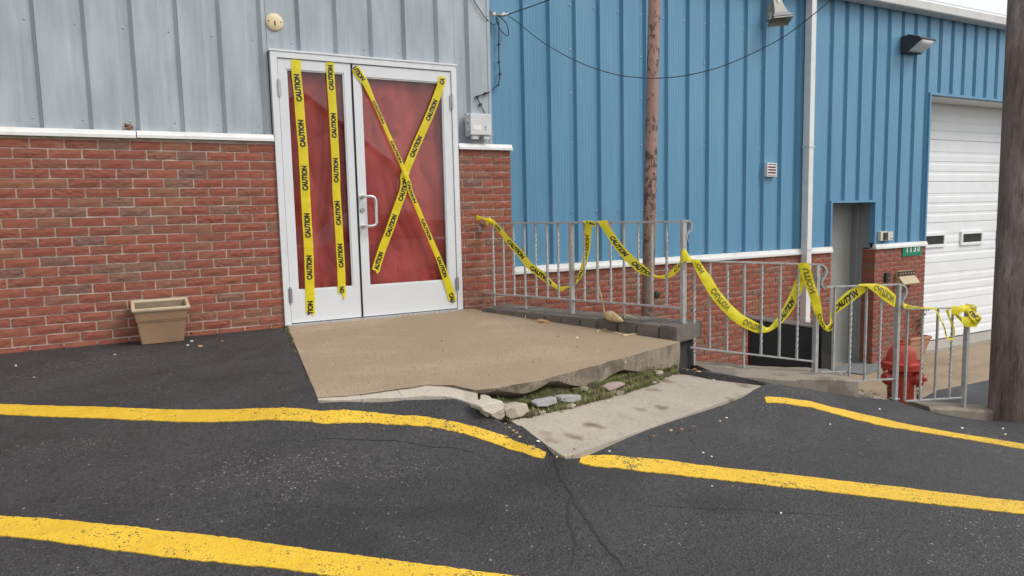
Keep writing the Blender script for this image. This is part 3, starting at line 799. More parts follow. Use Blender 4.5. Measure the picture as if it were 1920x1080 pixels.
stone('stone', [(498, 528), (545, 500), (735, 466), (766, 560), (680, 608), (555, 628), (508, 600)], 0.0, 0.09, 'stone_tan', 'largest tan stone block at the left end of the mossy gap')
stone('stone', [(1580, 298), (1640, 262), (1760, 235), (1790, 262), (1700, 305), (1600, 335)], 0.0, 0.05, 'stone_pink', 'pinkish flat stone lying in the moss under the slab')
stone('stone', [(355, 592), (440, 545), (494, 532), (502, 600), (450, 640), (400, 630)], 0.0, 0.06, 'stone_tan', 'small brown wedge stone between the broken curb and the tan block')
stone('stone', [(240, 492), (300, 462), (470, 434), (488, 476), (482, 528), (360, 588), (262, 545)], 0.0, 0.10, 'patch_concrete', 'tumbled pale concrete chunk under the end of the broken curb')

rr2 = random.Random(23)
for k in range(22):                                   # crumbled bits of concrete lying along the gap
    i = rr2.randrange(2, 62); p = np.array(Vb[i*rows+rr2.choice([0, 0, 1, 1, 2])])+np.array([0, 0, 0.008]); r = rr2.uniform(0.012, 0.034)
    m = MB(); nn_ = 7; V = []
    for h_, q in ((-0.5, 0.8), (0.1, 1.0), (0.55, 0.65)):
        for j in range(nn_): a = 6.283*j/nn_+rr2.uniform(-.25, .25); V.append((p[0]+math.cos(a)*r*q*rr2.uniform(.75, 1.3)*1.3, p[1]+math.sin(a)*r*q*rr2.uniform(.7, 1.1), p[2]+h_*r*rr2.uniform(.7, 1.1)))
    m.add(V, [tuple(range(nn_-1, -1, -1)), tuple(range(2*nn_, 3*nn_))]+[(l*nn_+j, l*nn_+(j+1) % nn_, (l+1)*nn_+(j+1) % nn_, (l+1)*nn_+j) for l in range(2) for j in range(nn_)])
    o = m.build('rubble', rr2.choice(('stone_tan', 'moss', 'slab_edge', 'slab_edge')), loc=tuple(p)); tag(o, 'small crumbled lumps of concrete half sunk in the mossy bank', 'rubble', 'rubble in the mossy gap')
# pale strip of broken concrete curb along the front of the slab (cracked into pieces)
zs = zz(560, 640, 3.84)
def strip_piece(up, lo, label, dz=0.0):
    T = [on_slab(*zs(*p))+np.array((0, 0, -0.006+dz)) for p in up]
    Bt = []
    for p in lo:
        px, py = zs(*p); g = on_ground(px, py); Bt.append(g+np.array((0, 0, 0.006)))
    poly = T+Bt[::-1]; n = len(poly); c = sum(poly)/n
    mb = MB(); mb.add(list(poly)+[q+np.array((0, 0, -0.16)) for q in poly], [tuple(range(n)), tuple(range(2*n-1, n-1, -1))]+[(i, (i+1) % n, n+(i+1) % n, n+i) for i in range(n)])
    me = mb.mesh('curb_piece', 'patch_concrete', c); bm = bmesh.new(); bm.from_mesh(me)
    bmesh.ops.triangulate(bm, faces=[f for f in bm.faces if len(f.verts) > 4])
    bmesh.ops.subdivide_edges(bm, edges=[e for e in bm.edges if e.calc_length() > 0.08], cuts=2)
    for v in bm.verts: v.co += Vector(noise.noise_vector((v.co+Vector(c))*16))*0.004
    bm.to_mesh(me); bm.free()
    o = bpy.data.objects.new('curb_piece', me); COL.objects.link(o); o.location = tuple(c)
    tag(o, label, 'broken concrete', 'cracked pieces of the pale concrete curb'); return o
strip_piece([(132, 384), (200, 389), (300, 391), (380, 384), (432, 373), (445, 385), (455, 402)], [(140, 430), (220, 434), (330, 430), (452, 424)], 'short left piece of the cracked pale curb, flush with the asphalt')
strip_piece([(445, 375), (560, 357), (700, 335), (820, 315), (900, 311), (1010, 313), (1090, 322), (1180, 342), (1290, 368)], [(458, 424), (600, 418), (760, 416), (900, 402), (1050, 404), (1130, 416), (1200, 440), (1280, 472)], 'long middle piece of the cracked pale curb along the slab front')
Pz = [at_z(*zt_s(x, y), -0.085) for x, y in ((226, 360), (282, 364), (342, 386), (376, 445), (312, 480), (222, 468))]
c = sum(Pz)/6; mb = MB(); mb.prism([(p[0], p[1]) for p in Pz], -0.22, lambda x, y: -0.082-0.06*max(0, x-c[0]))
me = mb.mesh('curb_piece', 'patch_concrete', c); bm = bmesh.new(); bm.from_mesh(me); bmesh.ops.bevel(bm, geom=list(bm.edges), offset=0.006, segments=1, affect='EDGES'); bm.to_mesh(me); bm.free()
o = bpy.data.objects.new('curb_piece', me); COL.objects.link(o); o.location = tuple(c)
tag(o, 'broken right end piece of the pale curb, tipping into the gap', 'broken concrete', 'cracked pieces of the pale concrete curb')
# cracks in the old asphalt, filled with dark tar
def crack(pix, w, label):
    P = catmull_(on_ground(*p) for p in pix); m = MB(); V = []; n = len(P)
    for i, p in enumerate(P):
        t = P[min(i+1, n-1)]-P[max(i-1, 0)]; t[2] = 0; t /= np.linalg.norm(t); s_ = np.array([-t[1], t[0], 0])
        j = noise.noise(Vector((p[0]*8, p[1]*8, 2)))*0.012+noise.noise(Vector((p[0]*30, p[1]*30, 5)))*0.008
        ww = w*(0.35+0.9*abs(noise.noise(Vector((p[0]*13, p[1]*13, 9)))))*min(1, 4*i/n+0.1, 4*(n-1-i)/n+0.1)
        for q in (-ww, ww):
            r = p+s_*(j+q); V.append((r[0], r[1], G(r[0], r[1])+0.0022))
    m.add(V, [(2*i, 2*i+1, 2*i+3, 2*i+2) for i in range(n-1)])
    o = m.build('asphalt_crack', 'crack_tar'); tag(o, label, 'crack', 'cracks in the asphalt', 'structure')
def catmull_(P, n=14):
    P = list(P); Q = []
    for i in range(len(P)-1):
        p0 = P[max(i-1, 0)]; p1 = P[i]; p2 = P[i+1]; p3 = P[min(i+2, len(P)-1)]
        for t in np.linspace(0, 1, n+1)[:-1]: Q.append(0.5*((2*p1)+(-p0+p2)*t+(2*p0-5*p1+4*p2-p3)*t*t+(-p0+3*p1-3*p2+p3)*t**3))
    Q.append(P[-1]); return Q
simple('crack_tar', (0.012, 0.0115, 0.012), 0.6, var=0.3, scale=20)
crack([(1035, 862), (1050, 895), (1072, 925), (1090, 960), (1118, 1000), (1150, 1040), (1180, 1079)], 0.011, 'dark crack running from the pad corner towards the viewer')
crack([(1072, 925), (1062, 965), (1075, 1010), (1068, 1060)], 0.007, 'short branch of the crack below the pad corner')
crack([(560, 828), (640, 824), (720, 826), (800, 836), (880, 848), (940, 868)], 0.003, 'thin crack below the curved yellow line')
crack([(1200, 945), (1290, 952), (1380, 955), (1480, 962), (1600, 968)], 0.003, 'thin crack on the right asphalt')

# ------------------------------------------------------------------ bricks
BX, BZ, JT = 0.2032, 0.0681, 0.0100
def brick_mesh(L, H, D, seed, nx=4):
    """rough-faced brick: split front with a wavy face, about 40 triangles; origin at the left end, bottom, front face"""
    rs = random.Random(seed); vs = []; nzr = 2
    for i in range(nx+1):
        for k in range(nzr+1):
            e = (i in (0, nx)) or (k in (0, nzr))
            vs.append((L*i/nx+(0 if i not in (0, nx) else rs.uniform(-.001, .001)), rs.uniform(0.0, 0.002) if e else rs.uniform(-0.006, 0.0), H*k/nzr+(0 if k not in (0, nzr) else rs.uniform(-.0014, .0014))))
    id_ = lambda i, k: i*(nzr+1)+k
    fs = [(id_(i, k), id_(i+1, k), id_(i+1, k+1), id_(i, k+1)) for i in range(nx) for k in range(nzr)]
    b = len(vs); vs += [(0, D, 0), (L, D, 0), (L, D, H), (0, D, H)]
    fs += [tuple([id_(i, 0) for i in range(nx, -1, -1)]+[b, b+1]), tuple([id_(i, nzr) for i in range(nx+1)]+[b+2, b+3]),
           tuple([id_(0, k) for k in range(nzr+1)]+[b+3, b]), tuple([id_(nx, k) for k in range(nzr, -1, -1)]+[b+1, b+2]), (b+1, b, b+3, b+2)]
    return vs, fs
BM = {}
def shared_brick(Lr, H, D, var):
    key = (round(Lr, 3), round(H, 4), D, var)
    if key not in BM:
        mb = MB(); mb.add(*brick_mesh(Lr, H, D, hash(key) & 0xffff, 4 if Lr > 0.1 else 2)); BM[key] = mb.mesh('brick', 'brick')
    return BM[key]
def lay_bricks(parent, rects, yface, ztop, courses, bx, bz, joint0, jit, visible, cap, depth=0.06):
    """running bond; returns (list of candidate bricks)"""
    rs = random.Random(11); cand = []
    for (xa, xb) in rects:
        for r in range(courses):
            zb = ztop-(r+1)*bz+JT/2; off = joint0+(bx/2 if r % 2 else 0)+rs.uniform(-.004, .004)
            k = math.floor((xa-off)/bx)
            while off+k*bx < xb:
                x0 = max(xa, off+k*bx+JT/2); x1 = min(xb, off+(k+1)*bx-JT/2); k += 1
                if x1-x0 < (0.008 if abs(x0-xa) < 1e-6 else 0.025): continue
                full = abs((x1-x0)-(bx-JT)) < 0.004
                cand.append((x0, x1, zb, full))
    return cand
def place_bricks(parent, cand, yface, bz, visible, cap, jit=0.003, depth=0.06):
    rs = random.Random(5); off = root_off(parent); H = bz-JT
    vis, rest = [], []
    for c in cand:
        px, py = project((0.5*(c[0]+c[1]), yface, c[2]+H/2))
        (vis if visible(px, py) else rest).append(c)
    if len(vis) > cap:
        d = lambda c: (0.5*(c[0]+c[1])-CAM[0])**2
        vis.sort(key=d); rest += vis[cap:]; vis = vis[:cap]
    for (x0, x1, zb, full) in vis:
        L = BX-JT if full else x1-x0
        me = shared_brick(round(L, 3), H, 0.20 if abs(x0-9.872) < 0.036 else depth, rs.randrange(8 if full else 2))
        o = bpy.data.objects.new('brick', me); COL.objects.link(o); o.parent = parent
        o.location = (x0-off[0], yface+rs.uniform(-jit, jit)-off[1], zb-off[2]+rs.uniform(-.0012, .0012))
    if rest:
        mb = MB()
        for i, (x0, x1, zb, full) in enumerate(rest):
            v, f = brick_mesh(x1-x0, H, 0.20 if abs(x0-9.872) < 0.036 else depth, i % 9, 4 if x1-x0 > .1 else 2); mb.add([(p[0]+x0, p[1]+yface, p[2]+zb) for p in v], f)
        o = mb.build('brick', 'brick', parent); tag(o, kind='stuff')

# ------------------------------------------------------------------ ribbed metal sheets
def ribbed(name, mat, parent, x0, x1, z0, z1, y, grooves, depth, hw_bot, hw_top, flutes=0, smooth=False):
    pr = [(x0, 0.0)]
    gs = [g for g in grooves if x0+hw_top*0.3 < g < x1-hw_top*0.3]
    edges = [x0]+gs+[x1]
    for i, g in enumerate(gs+[None]):
        a = (gs[i-1]+hw_top) if i > 0 else x0; b = (g-hw_top) if g is not None else x1
        if flutes and b-a > 0.08:
            for q in range(flutes):
                c = a+(b-a)*(q+1)/(flutes+1); pr += [(c-0.006, 0.0), (c, 0.0013), (c+0.006, 0.0)]
        if g is not None:
            pr += [(max(x0, g-hw_top), 0.0), (max(x0, g-hw_bot), depth), (min(x1, g+hw_bot), depth), (min(x1, g+hw_top), 0.0)]
    pr.append((x1, 0.0))
    n = len(pr); mb = MB()
    nzr = max(1, int((z1-z0)/0.8))
    V = [(px, y+d+0.0025*noise.noise(Vector((px*1.7, zq_*1.3, y*3))), zq_) for zq_ in np.linspace(z0, z1, nzr+1) for px, d in pr]
    mb.add(V, [(j*n+i, j*n+i+1, (j+1)*n+i+1, (j+1)*n+i) for j in range(nzr) for i in range(n-1)])
    # folded returns at both ends and the bottom, so the sheet has thickness
    mb.add([(px, y+d, z0) for px, d in pr]+[(px, y+d+0.004, z0) for px, d in pr], [(i, i+1, n+i+1, n+i) for i in range(n-1)])
    return mb.build(name, mat, parent)

def screw_stuff(parent, pts, r=0.0075):
    mb = MB()
    for p in pts: mb.lathe([(r*1.35, 0), (r*1.35, 0.002), (r*0.8, 0.0022), (r*0.75, 0.006), (r*0.4, 0.007)], p, 6, (0, -1, 0))
    tag(mb.build('screw', 'screw_metal', parent), kind='stuff')

# ================================================================== the grey building
gb = thing('grey_building', (1.6, 0.3, 0.0), 'grey ribbed metal building on red brick with white double doors under caution tape', 'building')
XL = -2.6
mb = MB()
mb.box((XL, 0.0075, -0.4), (1.622, 0.12, 1.474)); mb.box((3.208, 0.0075, -0.4), (3.738, 0.12, 1.455)); mb.box((3.62, 0.12, -1.5), (3.735, 0.55, 1.455))
bw = mb.build('brick_wall', 'mortar', gb)
ztopA = 1.388+BZ
cA = lay_bricks(bw, [(XL, 1.618), (3.212, 3.742)], 0.0, ztopA, 22, BX, BZ, 0.0, 0.003, None, None)
place_bricks(bw, cA, 0.0, BZ, lambda px, py: -8 < px < 975 and py < 665, 296, 0.0018)
# core of the building behind the cladding
mb = MB(); mb.box((XL, 0.125, -0.4), (1.60, 6, 3.6)); mb.box((1.60, 0.3, -0.4), (3.21, 6, 3.6)); mb.box((1.60, 0.125, 2.19), (3.21, 0.3, 3.6)); mb.box((3.21, 0.125, -1.5), (3.56, 6, 3.6))
mb.build('wall', 'grey_siding', gb)
mb = MB(); mb.box((XL-0.1, 0.0, 3.602), (3.62, 6.1, 3.72)); mb.build('roof', 'white_trim', gb)
gA = [0.028+0.2977*n for n in range(-9, 13)]
seamsA = [XL]+[0.028+0.2977*n+0.062 for n in (-6, -3, 0, 3)]
zA0 = 1.528
def sidingA(x0, x1, z0): ribbed('siding_panel', 'grey_siding', gb, x0, x1, z0, 3.6, 0.035, gA, 0.031, 0.036, 0.064)
for a, b in zip(seamsA, seamsA[1:]+[1.612]): sidingA(a+0.001, b-0.001, zA0)
sidingA(1.614, 1.87, 2.188); sidingA(1.872, 2.763, 2.188); sidingA(2.765, 3.218, 2.188); sidingA(3.22, 3.545, 1.508)
# corner post at the right end
mb = MB(); mb.box((3.546, 0.03, 1.508), (3.575, 0.12, 3.6)); mb.build('corner_trim', 'grey_siding', gb)
sc = [(g, 0.068, z) for g in gA for z in (2.262, 3.0) if -1 < g < 3.5]+[(g, 0.068, 1.60) for g in gA if -1 < g < 1.6 or g > 3.25]
sc = [p for p in sc if not (1.6 < p[0] < 3.22 and p[2] < 2.2)]
screw_stuff(gb, sc)
# white drip trim above the brick, in two lengths with a joint, and the cap over the pier
def drip(x0, x1, z0, z1, parent, y=0.0, mat='white_trim'):
    m = MB(); h = z1-z0
    prof = [(y+0.034, z1), (y-0.010, z1-0.004), (y-0.020, z0+h*0.42), (y-0.030, z0+h*0.38), (y-0.030, z0), (y+0.012, z0+0.004), (y+0.034, z0+0.02)]
    n = len(prof); m.add([(x0, a, b) for a, b in prof]+[(x1, a, b) for a, b in prof], [tuple(range(n)), tuple(range(2*n-1, n-1, -1))]+[(i, (i+1) % n, n+(i+1) % n, n+i) for i in range(n)])
    return m.build('trim', mat, parent)
drip(XL, 0.652, 1.470, 1.529, gb); drip(0.658, 1.617, 1.474, 1.531, gb); drip(3.214, 3.756, 1.449, 1.506, gb)
# rust patch at the trim joint
mb = MB()
for i in range(9):
    x, z, r = 0.585+random.uniform(0, 0.075), 1.535+random.uniform(0, 0.045), random.uniform(0.006, 0.014)
    mb.lathe([(r, 0), (r*0.9, 0.0012)], (x, 0.0335, z), 7, (0, -1, 0))
mb.build('rust_patch', 'rust_mark', gb)

# ---- door frame (aluminium storefront)
fy0, fy1 = -0.022, 0.12
mb = MB()
mb.box((1.622, fy0, 0.0), (1.672, fy1, 2.171)); mb.box((3.156, fy0, 0.0), (3.204, fy1, 2.171)); mb.box((1.672, fy0, 2.124), (3.156, fy1, 2.171))
mb.box((1.612, fy0-0.006, 2.1715), (3.214, fy1, 2.186))
mb.build('door_frame', 'white_frame', gb, bevel=0.002)
mb = MB(); mb.box((1.64, -0.06, -0.012), (3.19, 0.13, 0.012)); mb.build('threshold', 'aluminium', gb)
mb = MB(); mb.box((1.672, 0.20, 0.012), (3.156, 0.22, 2.124)); mb.build('dark_reveal', 'dark_gap', gb)
def leaf(x0, x1, gx0, gx1, gz0, gz1, ztop, fold):
    m = MB(); z0 = 0.018; y0, y1 = -0.012, 0.034
    m.box((x0, y0, z0), (gx0, y1, ztop)); m.box((gx1, y0, z0), (x1, y1, ztop)); m.box((gx0, y0, gz1), (gx1, y1, ztop)); m.box((gx0, y0, z0), (gx1, y1, gz0))
    d = m.build('door', 'white_door', gb, bevel=0.0015)
    # glazing bead
    m = MB(); w = 0.010
    for a, b in (((gx0, gz0), (gx0+w, gz1)), ((gx1-w, gz0), (gx1, gz1)), ((gx0+w, gz0), (gx1-w, gz0+w)), ((gx0+w, gz1-w), (gx1-w, gz1))):
        m.box((a[0], -0.006, a[1]), (b[0], 0.02, b[1]))
    m.build('glazing_bead', 'white_frame', d)
    m = MB(); m.box((gx0+0.002, 0.006, gz0+0.002), (gx1-0.002, 0.011, gz1-0.002)); m.build('glass_pane', 'clear_glass', d)
    # crumpled red paper taped behind the glass
    m = MB(); nx, nzz = 44, 90; V = []
    for i in range(nx+1):
        for k in range(nzz+1):
            u, v = i/nx, k/nzz; x = gx0+0.004+(gx1-gx0-0.008)*u; z = gz0+0.004+(gz1-gz0-0.008)*v
            w = noise.noise(Vector((x*3.2, z*1.3, fold)))*0.016+0.012*(1-abs(noise.noise(Vector((x*4.5+z*1.5, z*2.6-x*2, fold+20)))))**6+noise.noise(Vector((x*9, z*5, fold+3)))*0.005+abs(noise.noise(Vector((x*5+z*2, z*2.2-x*3, fold+9))))*0.010
            fx = 0.0
            if fold < 2:   # the left sheet sags in two big diagonal folds
                s1 = (u-0.30)+(v-0.62)*0.55; fx += 0.022*math.exp(-(s1*9)**2)*(1 if v < 0.75 else 0.4)+(0.012 if s1 > 0 else 0)*min(1, abs(s1)*6)
                s2 = (u-0.62)-(v-0.45)*0.42; fx += 0.02*math.exp(-(s2*11)**2)
                s3 = (u-0.1)-(0.97-v)*2.6; fx += 0.02*max(0, min(1, -s3*2))*max(0, (v-0.7))
            else:
                s1 = (u-0.85)+(v-0.25)*0.3; fx += 0.016*math.exp(-(s1*10)**2)
                s2 = (u-0.3); fx += 0.004*math.sin(u*30)*max(0, v-0.75)*3
            V.append((x, 0.024+0.016+w*1.6+fx*2.0, z))
    m.add(V, [(i*(nzz+1)+k, (i+1)*(nzz+1)+k, (i+1)*(nzz+1)+k+1, i*(nzz+1)+k+1) for i in range(nx) for k in range(nzz)])
    m.build('red_paper', 'red_paper', d, smooth=True)
    return d
dL = leaf(1.676, 2.258, 1.738, 2.200, 0.280, 2.042, 2.120, 1.0)
dR = leaf(2.274, 3.152, 2.338, 3.076, 0.277, 2.024, 2.118, 5.0)
mb = MB(); mb.box((2.2595, -0.018, 0.018), (2.2725, 0.03, 2.12)); mb.build('astragal', 'dark_gap', dL)
def hinge(d, x, z0, z1):
    m = MB(); m.lathe([(0.0085, 0), (0.0085, z1-z0)], (x, -0.026, z0), 10); m.lathe([(0.004, 0), (0.006, 0.006), (0.004, 0.012)], (x, -0.026, z1), 8)
    m.box((x-0.016, -0.0235, z0+0.004), (x+0.016, -0.021, z1-0.004)); m.build('hinge', 'steel', d, smooth=True)
for z0, z1 in ((1.826, 1.949), (0.184, 0.306)): hinge(dL, 1.674, z0, z1)
for z0, z1 in ((1.80, 1.92), (0.185, 0.30)): hinge(dR, 3.154, z0, z1)
mb = MB(); hx, pts = 2.303, []
mb.tube([(2.303, -0.012, 1.036), (2.303, -0.045, 1.036), (2.318, -0.066, 1.036), (2.365, -0.074, 1.036), (2.395, -0.074, 1.026), (2.405, -0.074, 1.0), (2.405, -0.074, 0.815), (2.395, -0.074, 0.797), (2.365, -0.074, 0.788), (2.318, -0.066, 0.788), (2.303, -0.045, 0.788), (2.303, -0.012, 0.788)], 0.0125, 10)
for z in (1.036, 0.788): mb.lathe([(0.02, 0), (0.02, 0.006), (0.013, 0.008)], (2.303, -0.013, z), 14, (0, -1, 0))
mb.build('handle', 'aluminium', dR, smooth=True)
mb = MB(); mb.lathe([(0.019, 0), (0.019, 0.008), (0.014, 0.013), (0.013, 0.012)], (2.303, -0.012, 0.924), 16, (0, -1, 0)); lk = mb.build('lock', 'steel', dR, smooth=True)

# ================================================================== the blue building
YB = 0.5
bb = thing('blue_building', (8.0, 0.9, DRV), 'blue ribbed metal building with grey side door and white garage door', 'building')
mb = MB()
mb.box((3.745, YB+0.0085, -1.6), (8.945, YB+0.1, 0.262)); mb.box((9.885, YB+0.0085, -1.6), (11.06, YB+0.1, 0.262)); mb.box((9.888, YB+0.1, -1.6), (9.95, YB+0.22, 0.24))
bwB = mb.build('brick_wall', 'mortar', bb)
BZB = 0.0677
cB = lay_bricks(bwB, [(3.745, 8.94), (9.872, 11.062)], YB, 0.236, 25, BX, BZB, 3.80, 0.004, None, None)
def visB(px, py):
    if px < 955: return False
    if px < 1320: return py < 574+(px-955)*0.1
    if px < 1412: return py < 704
    if px < 1640: return py < 628
    return py < 640
place_bricks(bwB, cB, YB, BZB, visB, 298, 0.0025, 0.08)
# inner walls
mb = MB(); t = 0.62
mb.box((3.58, t, -1.6), (8.90, 10, 3.6)); mb.box((8.90, 1.3, -1.6), (9.90, 10, 3.6)); mb.box((8.90, t, 0.95), (9.90, 1.3, 3.6)); mb.box((9.955, t, -1.6), (10.99, 10, 3.6)); mb.box((9.90, 1.0, -1.6), (9.955, 10, 3.6))
mb.box((10.99, 1.2, -1.6), (14.6, 10, 3.6)); mb.box((10.99, t, 2.50), (14.6, 1.2, 3.6)); mb.box((14.6, t, -1.6), (17, 10, 3.6))
mb.build('wall', 'blue_siding', bb)
gB = [0.514+(x-0.514)*0.9939 for x in ([4.180, 4.496, 4.819, 5.13, 5.443, 5.762, 6.079, 6.399, 6.711, 7.025, 7.335, 7.646, 7.961, 8.27])]
gB2 = [8.86+0.3005*n for n in range(0, 28)]
def sidingB(x0, x1, z0, g): ribbed('siding_panel', 'blue_siding', bb, x0, x1, z0, 3.6, YB+0.02, g, 0.036, 0.030, 0.050, 5)
cuts = [3.585]+[gB[i]-0.045 for i in (2, 5, 8, 11)]+[8.425]
for a, b in zip(cuts, cuts[1:]): sidingB(a+0.001, b-0.001, 0.318, gB)
sidingB(8.427, 8.922, 0.318, gB2)
sidingB(8.924, 9.862, 0.936, gB2); sidingB(9.864, 10.33, 0.312, gB2); sidingB(10.332, 11.035, 0.312, gB2)
x = 11.037
while x < 14.5:
    sidingB(x+0.001, min(x+0.9, 14.6)-0.001, 2.478, gB2); x += 0.9
sidingB(14.602, 17, 0.3, gB2)
scB = [(g, YB+0.055, z) for g in gB[1:]+gB2[:8] for z in (3.02, 0.36)]+[(gB[i], YB+0.055, z) for i in (2, 5, 8, 11) for z in (2.57, 2.12, 1.60)]
scB += [(gB[i], YB+0.055, 0.87) for i in range(2, 14)]+[(g, YB+0.055, z) for g in gB2[2:9:3] for z in (2.6, 1.6)]
scB = [p for p in scB if not (8.9 < p[0] < 9.88 and p[2] < 0.95) and not (p[0] > 11.03 and p[2] < 2.5)]
screw_stuff(bb, scB, 0.008)
drip(3.752, 8.422, 0.242, 0.318, bb, YB); drip(8.428, 8.94, 0.242, 0.318, bb, YB); drip(9.86, 11.07, 0.242, 0.312, bb, YB)
# opening trims
mb = MB(); mb.box((8.905, YB-0.004, 0.33), (8.937, YB+0.3, 0.935)); mb.box((9.845, YB-0.004, 0.33), (9.88, YB+0.09, 0.935)); mb.box((8.937, YB-0.004, 0.905), (9.845, YB+0.3, 0.935))
mb.build('opening_trim', 'blue_siding', bb)
mb = MB(); mb.box((11.02, YB-0.006, 0.32), (11.055, YB+0.40, 2.452)); mb.box((11.02, YB-0.008, 2.4525), (14.6, YB+0.05, 2.485)); mb.build('garage_trim', 'blue_siding', bb)
mb = MB(); mb.box((11.056, YB+0.05, 2.44), (14.6, YB+0.44, 2.475)); mb.build('garage_soffit', 'white_trim', bb)
mb = MB(); mb.box((11.03, YB+0.01, -1.5), (11.055, YB+0.40, 0.235)); mb.build('garage_jamb', 'white_trim', bb)
# recessed steel door
mb = MB(); mb.box((8.94, YB+0.36, DRV+0.03), (10.02, YB+0.40, 0.93)); sd = mb.build('side_door', 'grey_door', bb, bevel=0.003)
mb = MB(); mb.box((9.86, YB+0.24, DRV), (9.90, YB+0.36, 0.9)); mb.box((9.82, YB+0.26, DRV), (9.86, YB+0.30, 0.9)); mb.box((9.83, YB+0.30, DRV), (9.855, YB+0.359, 0.9)); mb.box((9.866, YB+0.20, DRV), (9.90, YB+0.24, 0.9)); mb.box((9.868, YB+0.0905, 0.26), (9.90, YB+0.20, 0.9))
mb.box((8.92, YB+0.24, DRV), (8.955, YB+0.359, 0.9)); mb.box((8.955, YB+0.26, 0.865), (9.82, YB+0.35, 0.9))
mb.build('side_door_frame', 'grey_frame', bb)
mb = MB(); mb.box((8.94, YB+0.30, DRV), (9.86, YB+0.40, DRV+0.028)); mb.build('side_door_sill', 'aluminium', bb)
# sectional garage door
mb = MB(); mb.box((11.06, 1.0, DRV+0.06), (14.6, 1.06, 2.475)); gd = mb.build('garage_door', 'garage_white', bb)
seams = [2.47, 1.877, 1.216, 0.560, -0.085, -0.725, DRV+0.065]
for i in range(6):
    z1, z0 = seams[i], seams[i+1]; h = z1-z0; y0 = 0.955
    prof = [(0.02, 0.0), (0.0, 0.008), (0.0, 0.16), (0.006, 0.185), (0.006, 0.235), (0.0, 0.26), (0.0, 0.40), (0.006, 0.425), (0.006, 0.47), (0.0, 0.495), (0.0, 0.62), (0.005, 0.645), (0.005, 0.70), (0.0, 0.725), (0.0, 0.985), (0.02, 1.0)]
    n = len(prof); x0, x1 = 11.062, 14.59
    P = [(y0+a, z0+b*h) for a, b in prof]+[(0.998, z1), (0.998, z0)]; n = len(P)
    m = MB(); m.add([(x0, a, b) for a, b in P]+[(x1, a, b) for a, b in P], [tuple(range(n)), tuple(range(2*n-1, n-1, -1))]+[(q, (q+1) % n, n+(q+1) % n, n+q) for q in range(n)])
    m.build('door_section', 'garage_white', gd)
for x0, x1 in ((11.55, 12.30), (12.74, 13.38), (13.83, 14.45)):
    m = MB(); z0, z1 = 0.165, 0.395; w = 0.045
    for a, b in (((x0, z0), (x0+w, z1)), ((x1-w, z0), (x1, z1)), ((x0+w, z0), (x1-w, z0+w)), ((x0+w, z1-w), (x1-w, z1))): m.box((a[0], 0.925, a[1]), (b[0], 0.972, b[1]))
    m.build('window_frame', 'garage_white', gd)
    m = MB(); m.box((x0+w, 0.944, z0+w), (x1-w, 0.951, z1-w)); m.build('window_pane', 'dark_glass', gd)
mb = MB(); mb.box((11.06, 0.52, DRV-0.05), (14.6, 1.06, DRV+0.05)); mb.build('garage_sill', 'sill_concrete', bb)
# eave: gutter and roof
ge = at_y(1888, 55, 0.47)[2]; gt = at_y(1888, 31, 0.34)[2]; gm = at_y(1888, 46, 0.34)[2]
mb = MB()
P = [(0.515, ge), (0.36, gm-0.012), (0.345, gm), (0.33, gt-0.02), (0.345, gt), (0.36, gt-0.004), (0.515, gt-0.004)]; n = len(P)
mb.add([(3.6, a, b) for a, b in P]+[(17.0, a, b) for a, b in P], [tuple(range(n)), tuple(range(2*n-1, n-1, -1))]+[(q, (q+1) % n, n+(q+1) % n, n+q) for q in range(n)])
mb.build('gutter', 'white_trim', bb)
mb = MB(); mb.hexa([(3.58, 0.37, gt+0.004), (17.1, 0.37, gt+0.004), (17.1, 10, gt+1.2), (3.58, 10, gt+1.2)], [(3.58, 0.37, gt+0.035), (17.1, 0.37, gt+0.035), (17.1, 10, gt+1.235), (3.58, 10, gt+1.235)])
mb.build('roof', 'light_plastic', bb)
# downspout
xa = at_y(1517, 300, 0.395)[0]
mb = MB(); mb.box((xa, 0.395, -0.82), (xa+0.085, 0.495, ge+0.02)); ds = mb.build('downspout', 'white_trim', bb, bevel=0.006)
mb = MB(); mb.box((xa-0.004, 0.391, -1.35), (xa+0.089, 0.499, -0.60)); mb.build('downspout_boot', 'white_frame', ds, bevel=0.005)
for z in (1.62, 0.30):
    mb = MB(); mb.box((xa-0.006, 0.389, z), (xa+0.091, 0.4985, z+0.025)); mb.build('strap', 'white_frame', ds)

# ================================================================== low block curb carrying the railing
RP = np.array([rdir[0], rdir[1], 0]); RQ = np.array([rperp[0], rperp[1], 0])     # along / across (towards the right)
def rail1(s, q, z): return np.array([ATT[0], ATT[1], 0])+RP*s+RQ*q+np.array([0, 0, z])
S_END = RLEN+0.06
curb = thing('block_curb', rail1(RLEN/2, 0.05, -0.1), 'low grey block curb along the right side of the entrance slab, carrying the railing', 'curb')
zj = lambda x: x/4.8+900
joints = [5, 135, 285, 420, 580, 725, 895, 1050, 1235, 1405, 1605, 1795]
ss = []
for jx in joints:
    px = zj(jx); py = 583+(px-895)*(640-583)/(1280-895)
    p = on_slab(px, py); ss.append(float((p-np.array([ATT[0], ATT[1], 0]))@RP))
ss[0] = max(ss[0], 0.02); ss[-1] = S_END
q0s = [float((on_slab(zj(jx), 583+(zj(jx)-895)*57/385.0)-np.array([ATT[0], ATT[1], 0]))@RQ) for jx in joints]
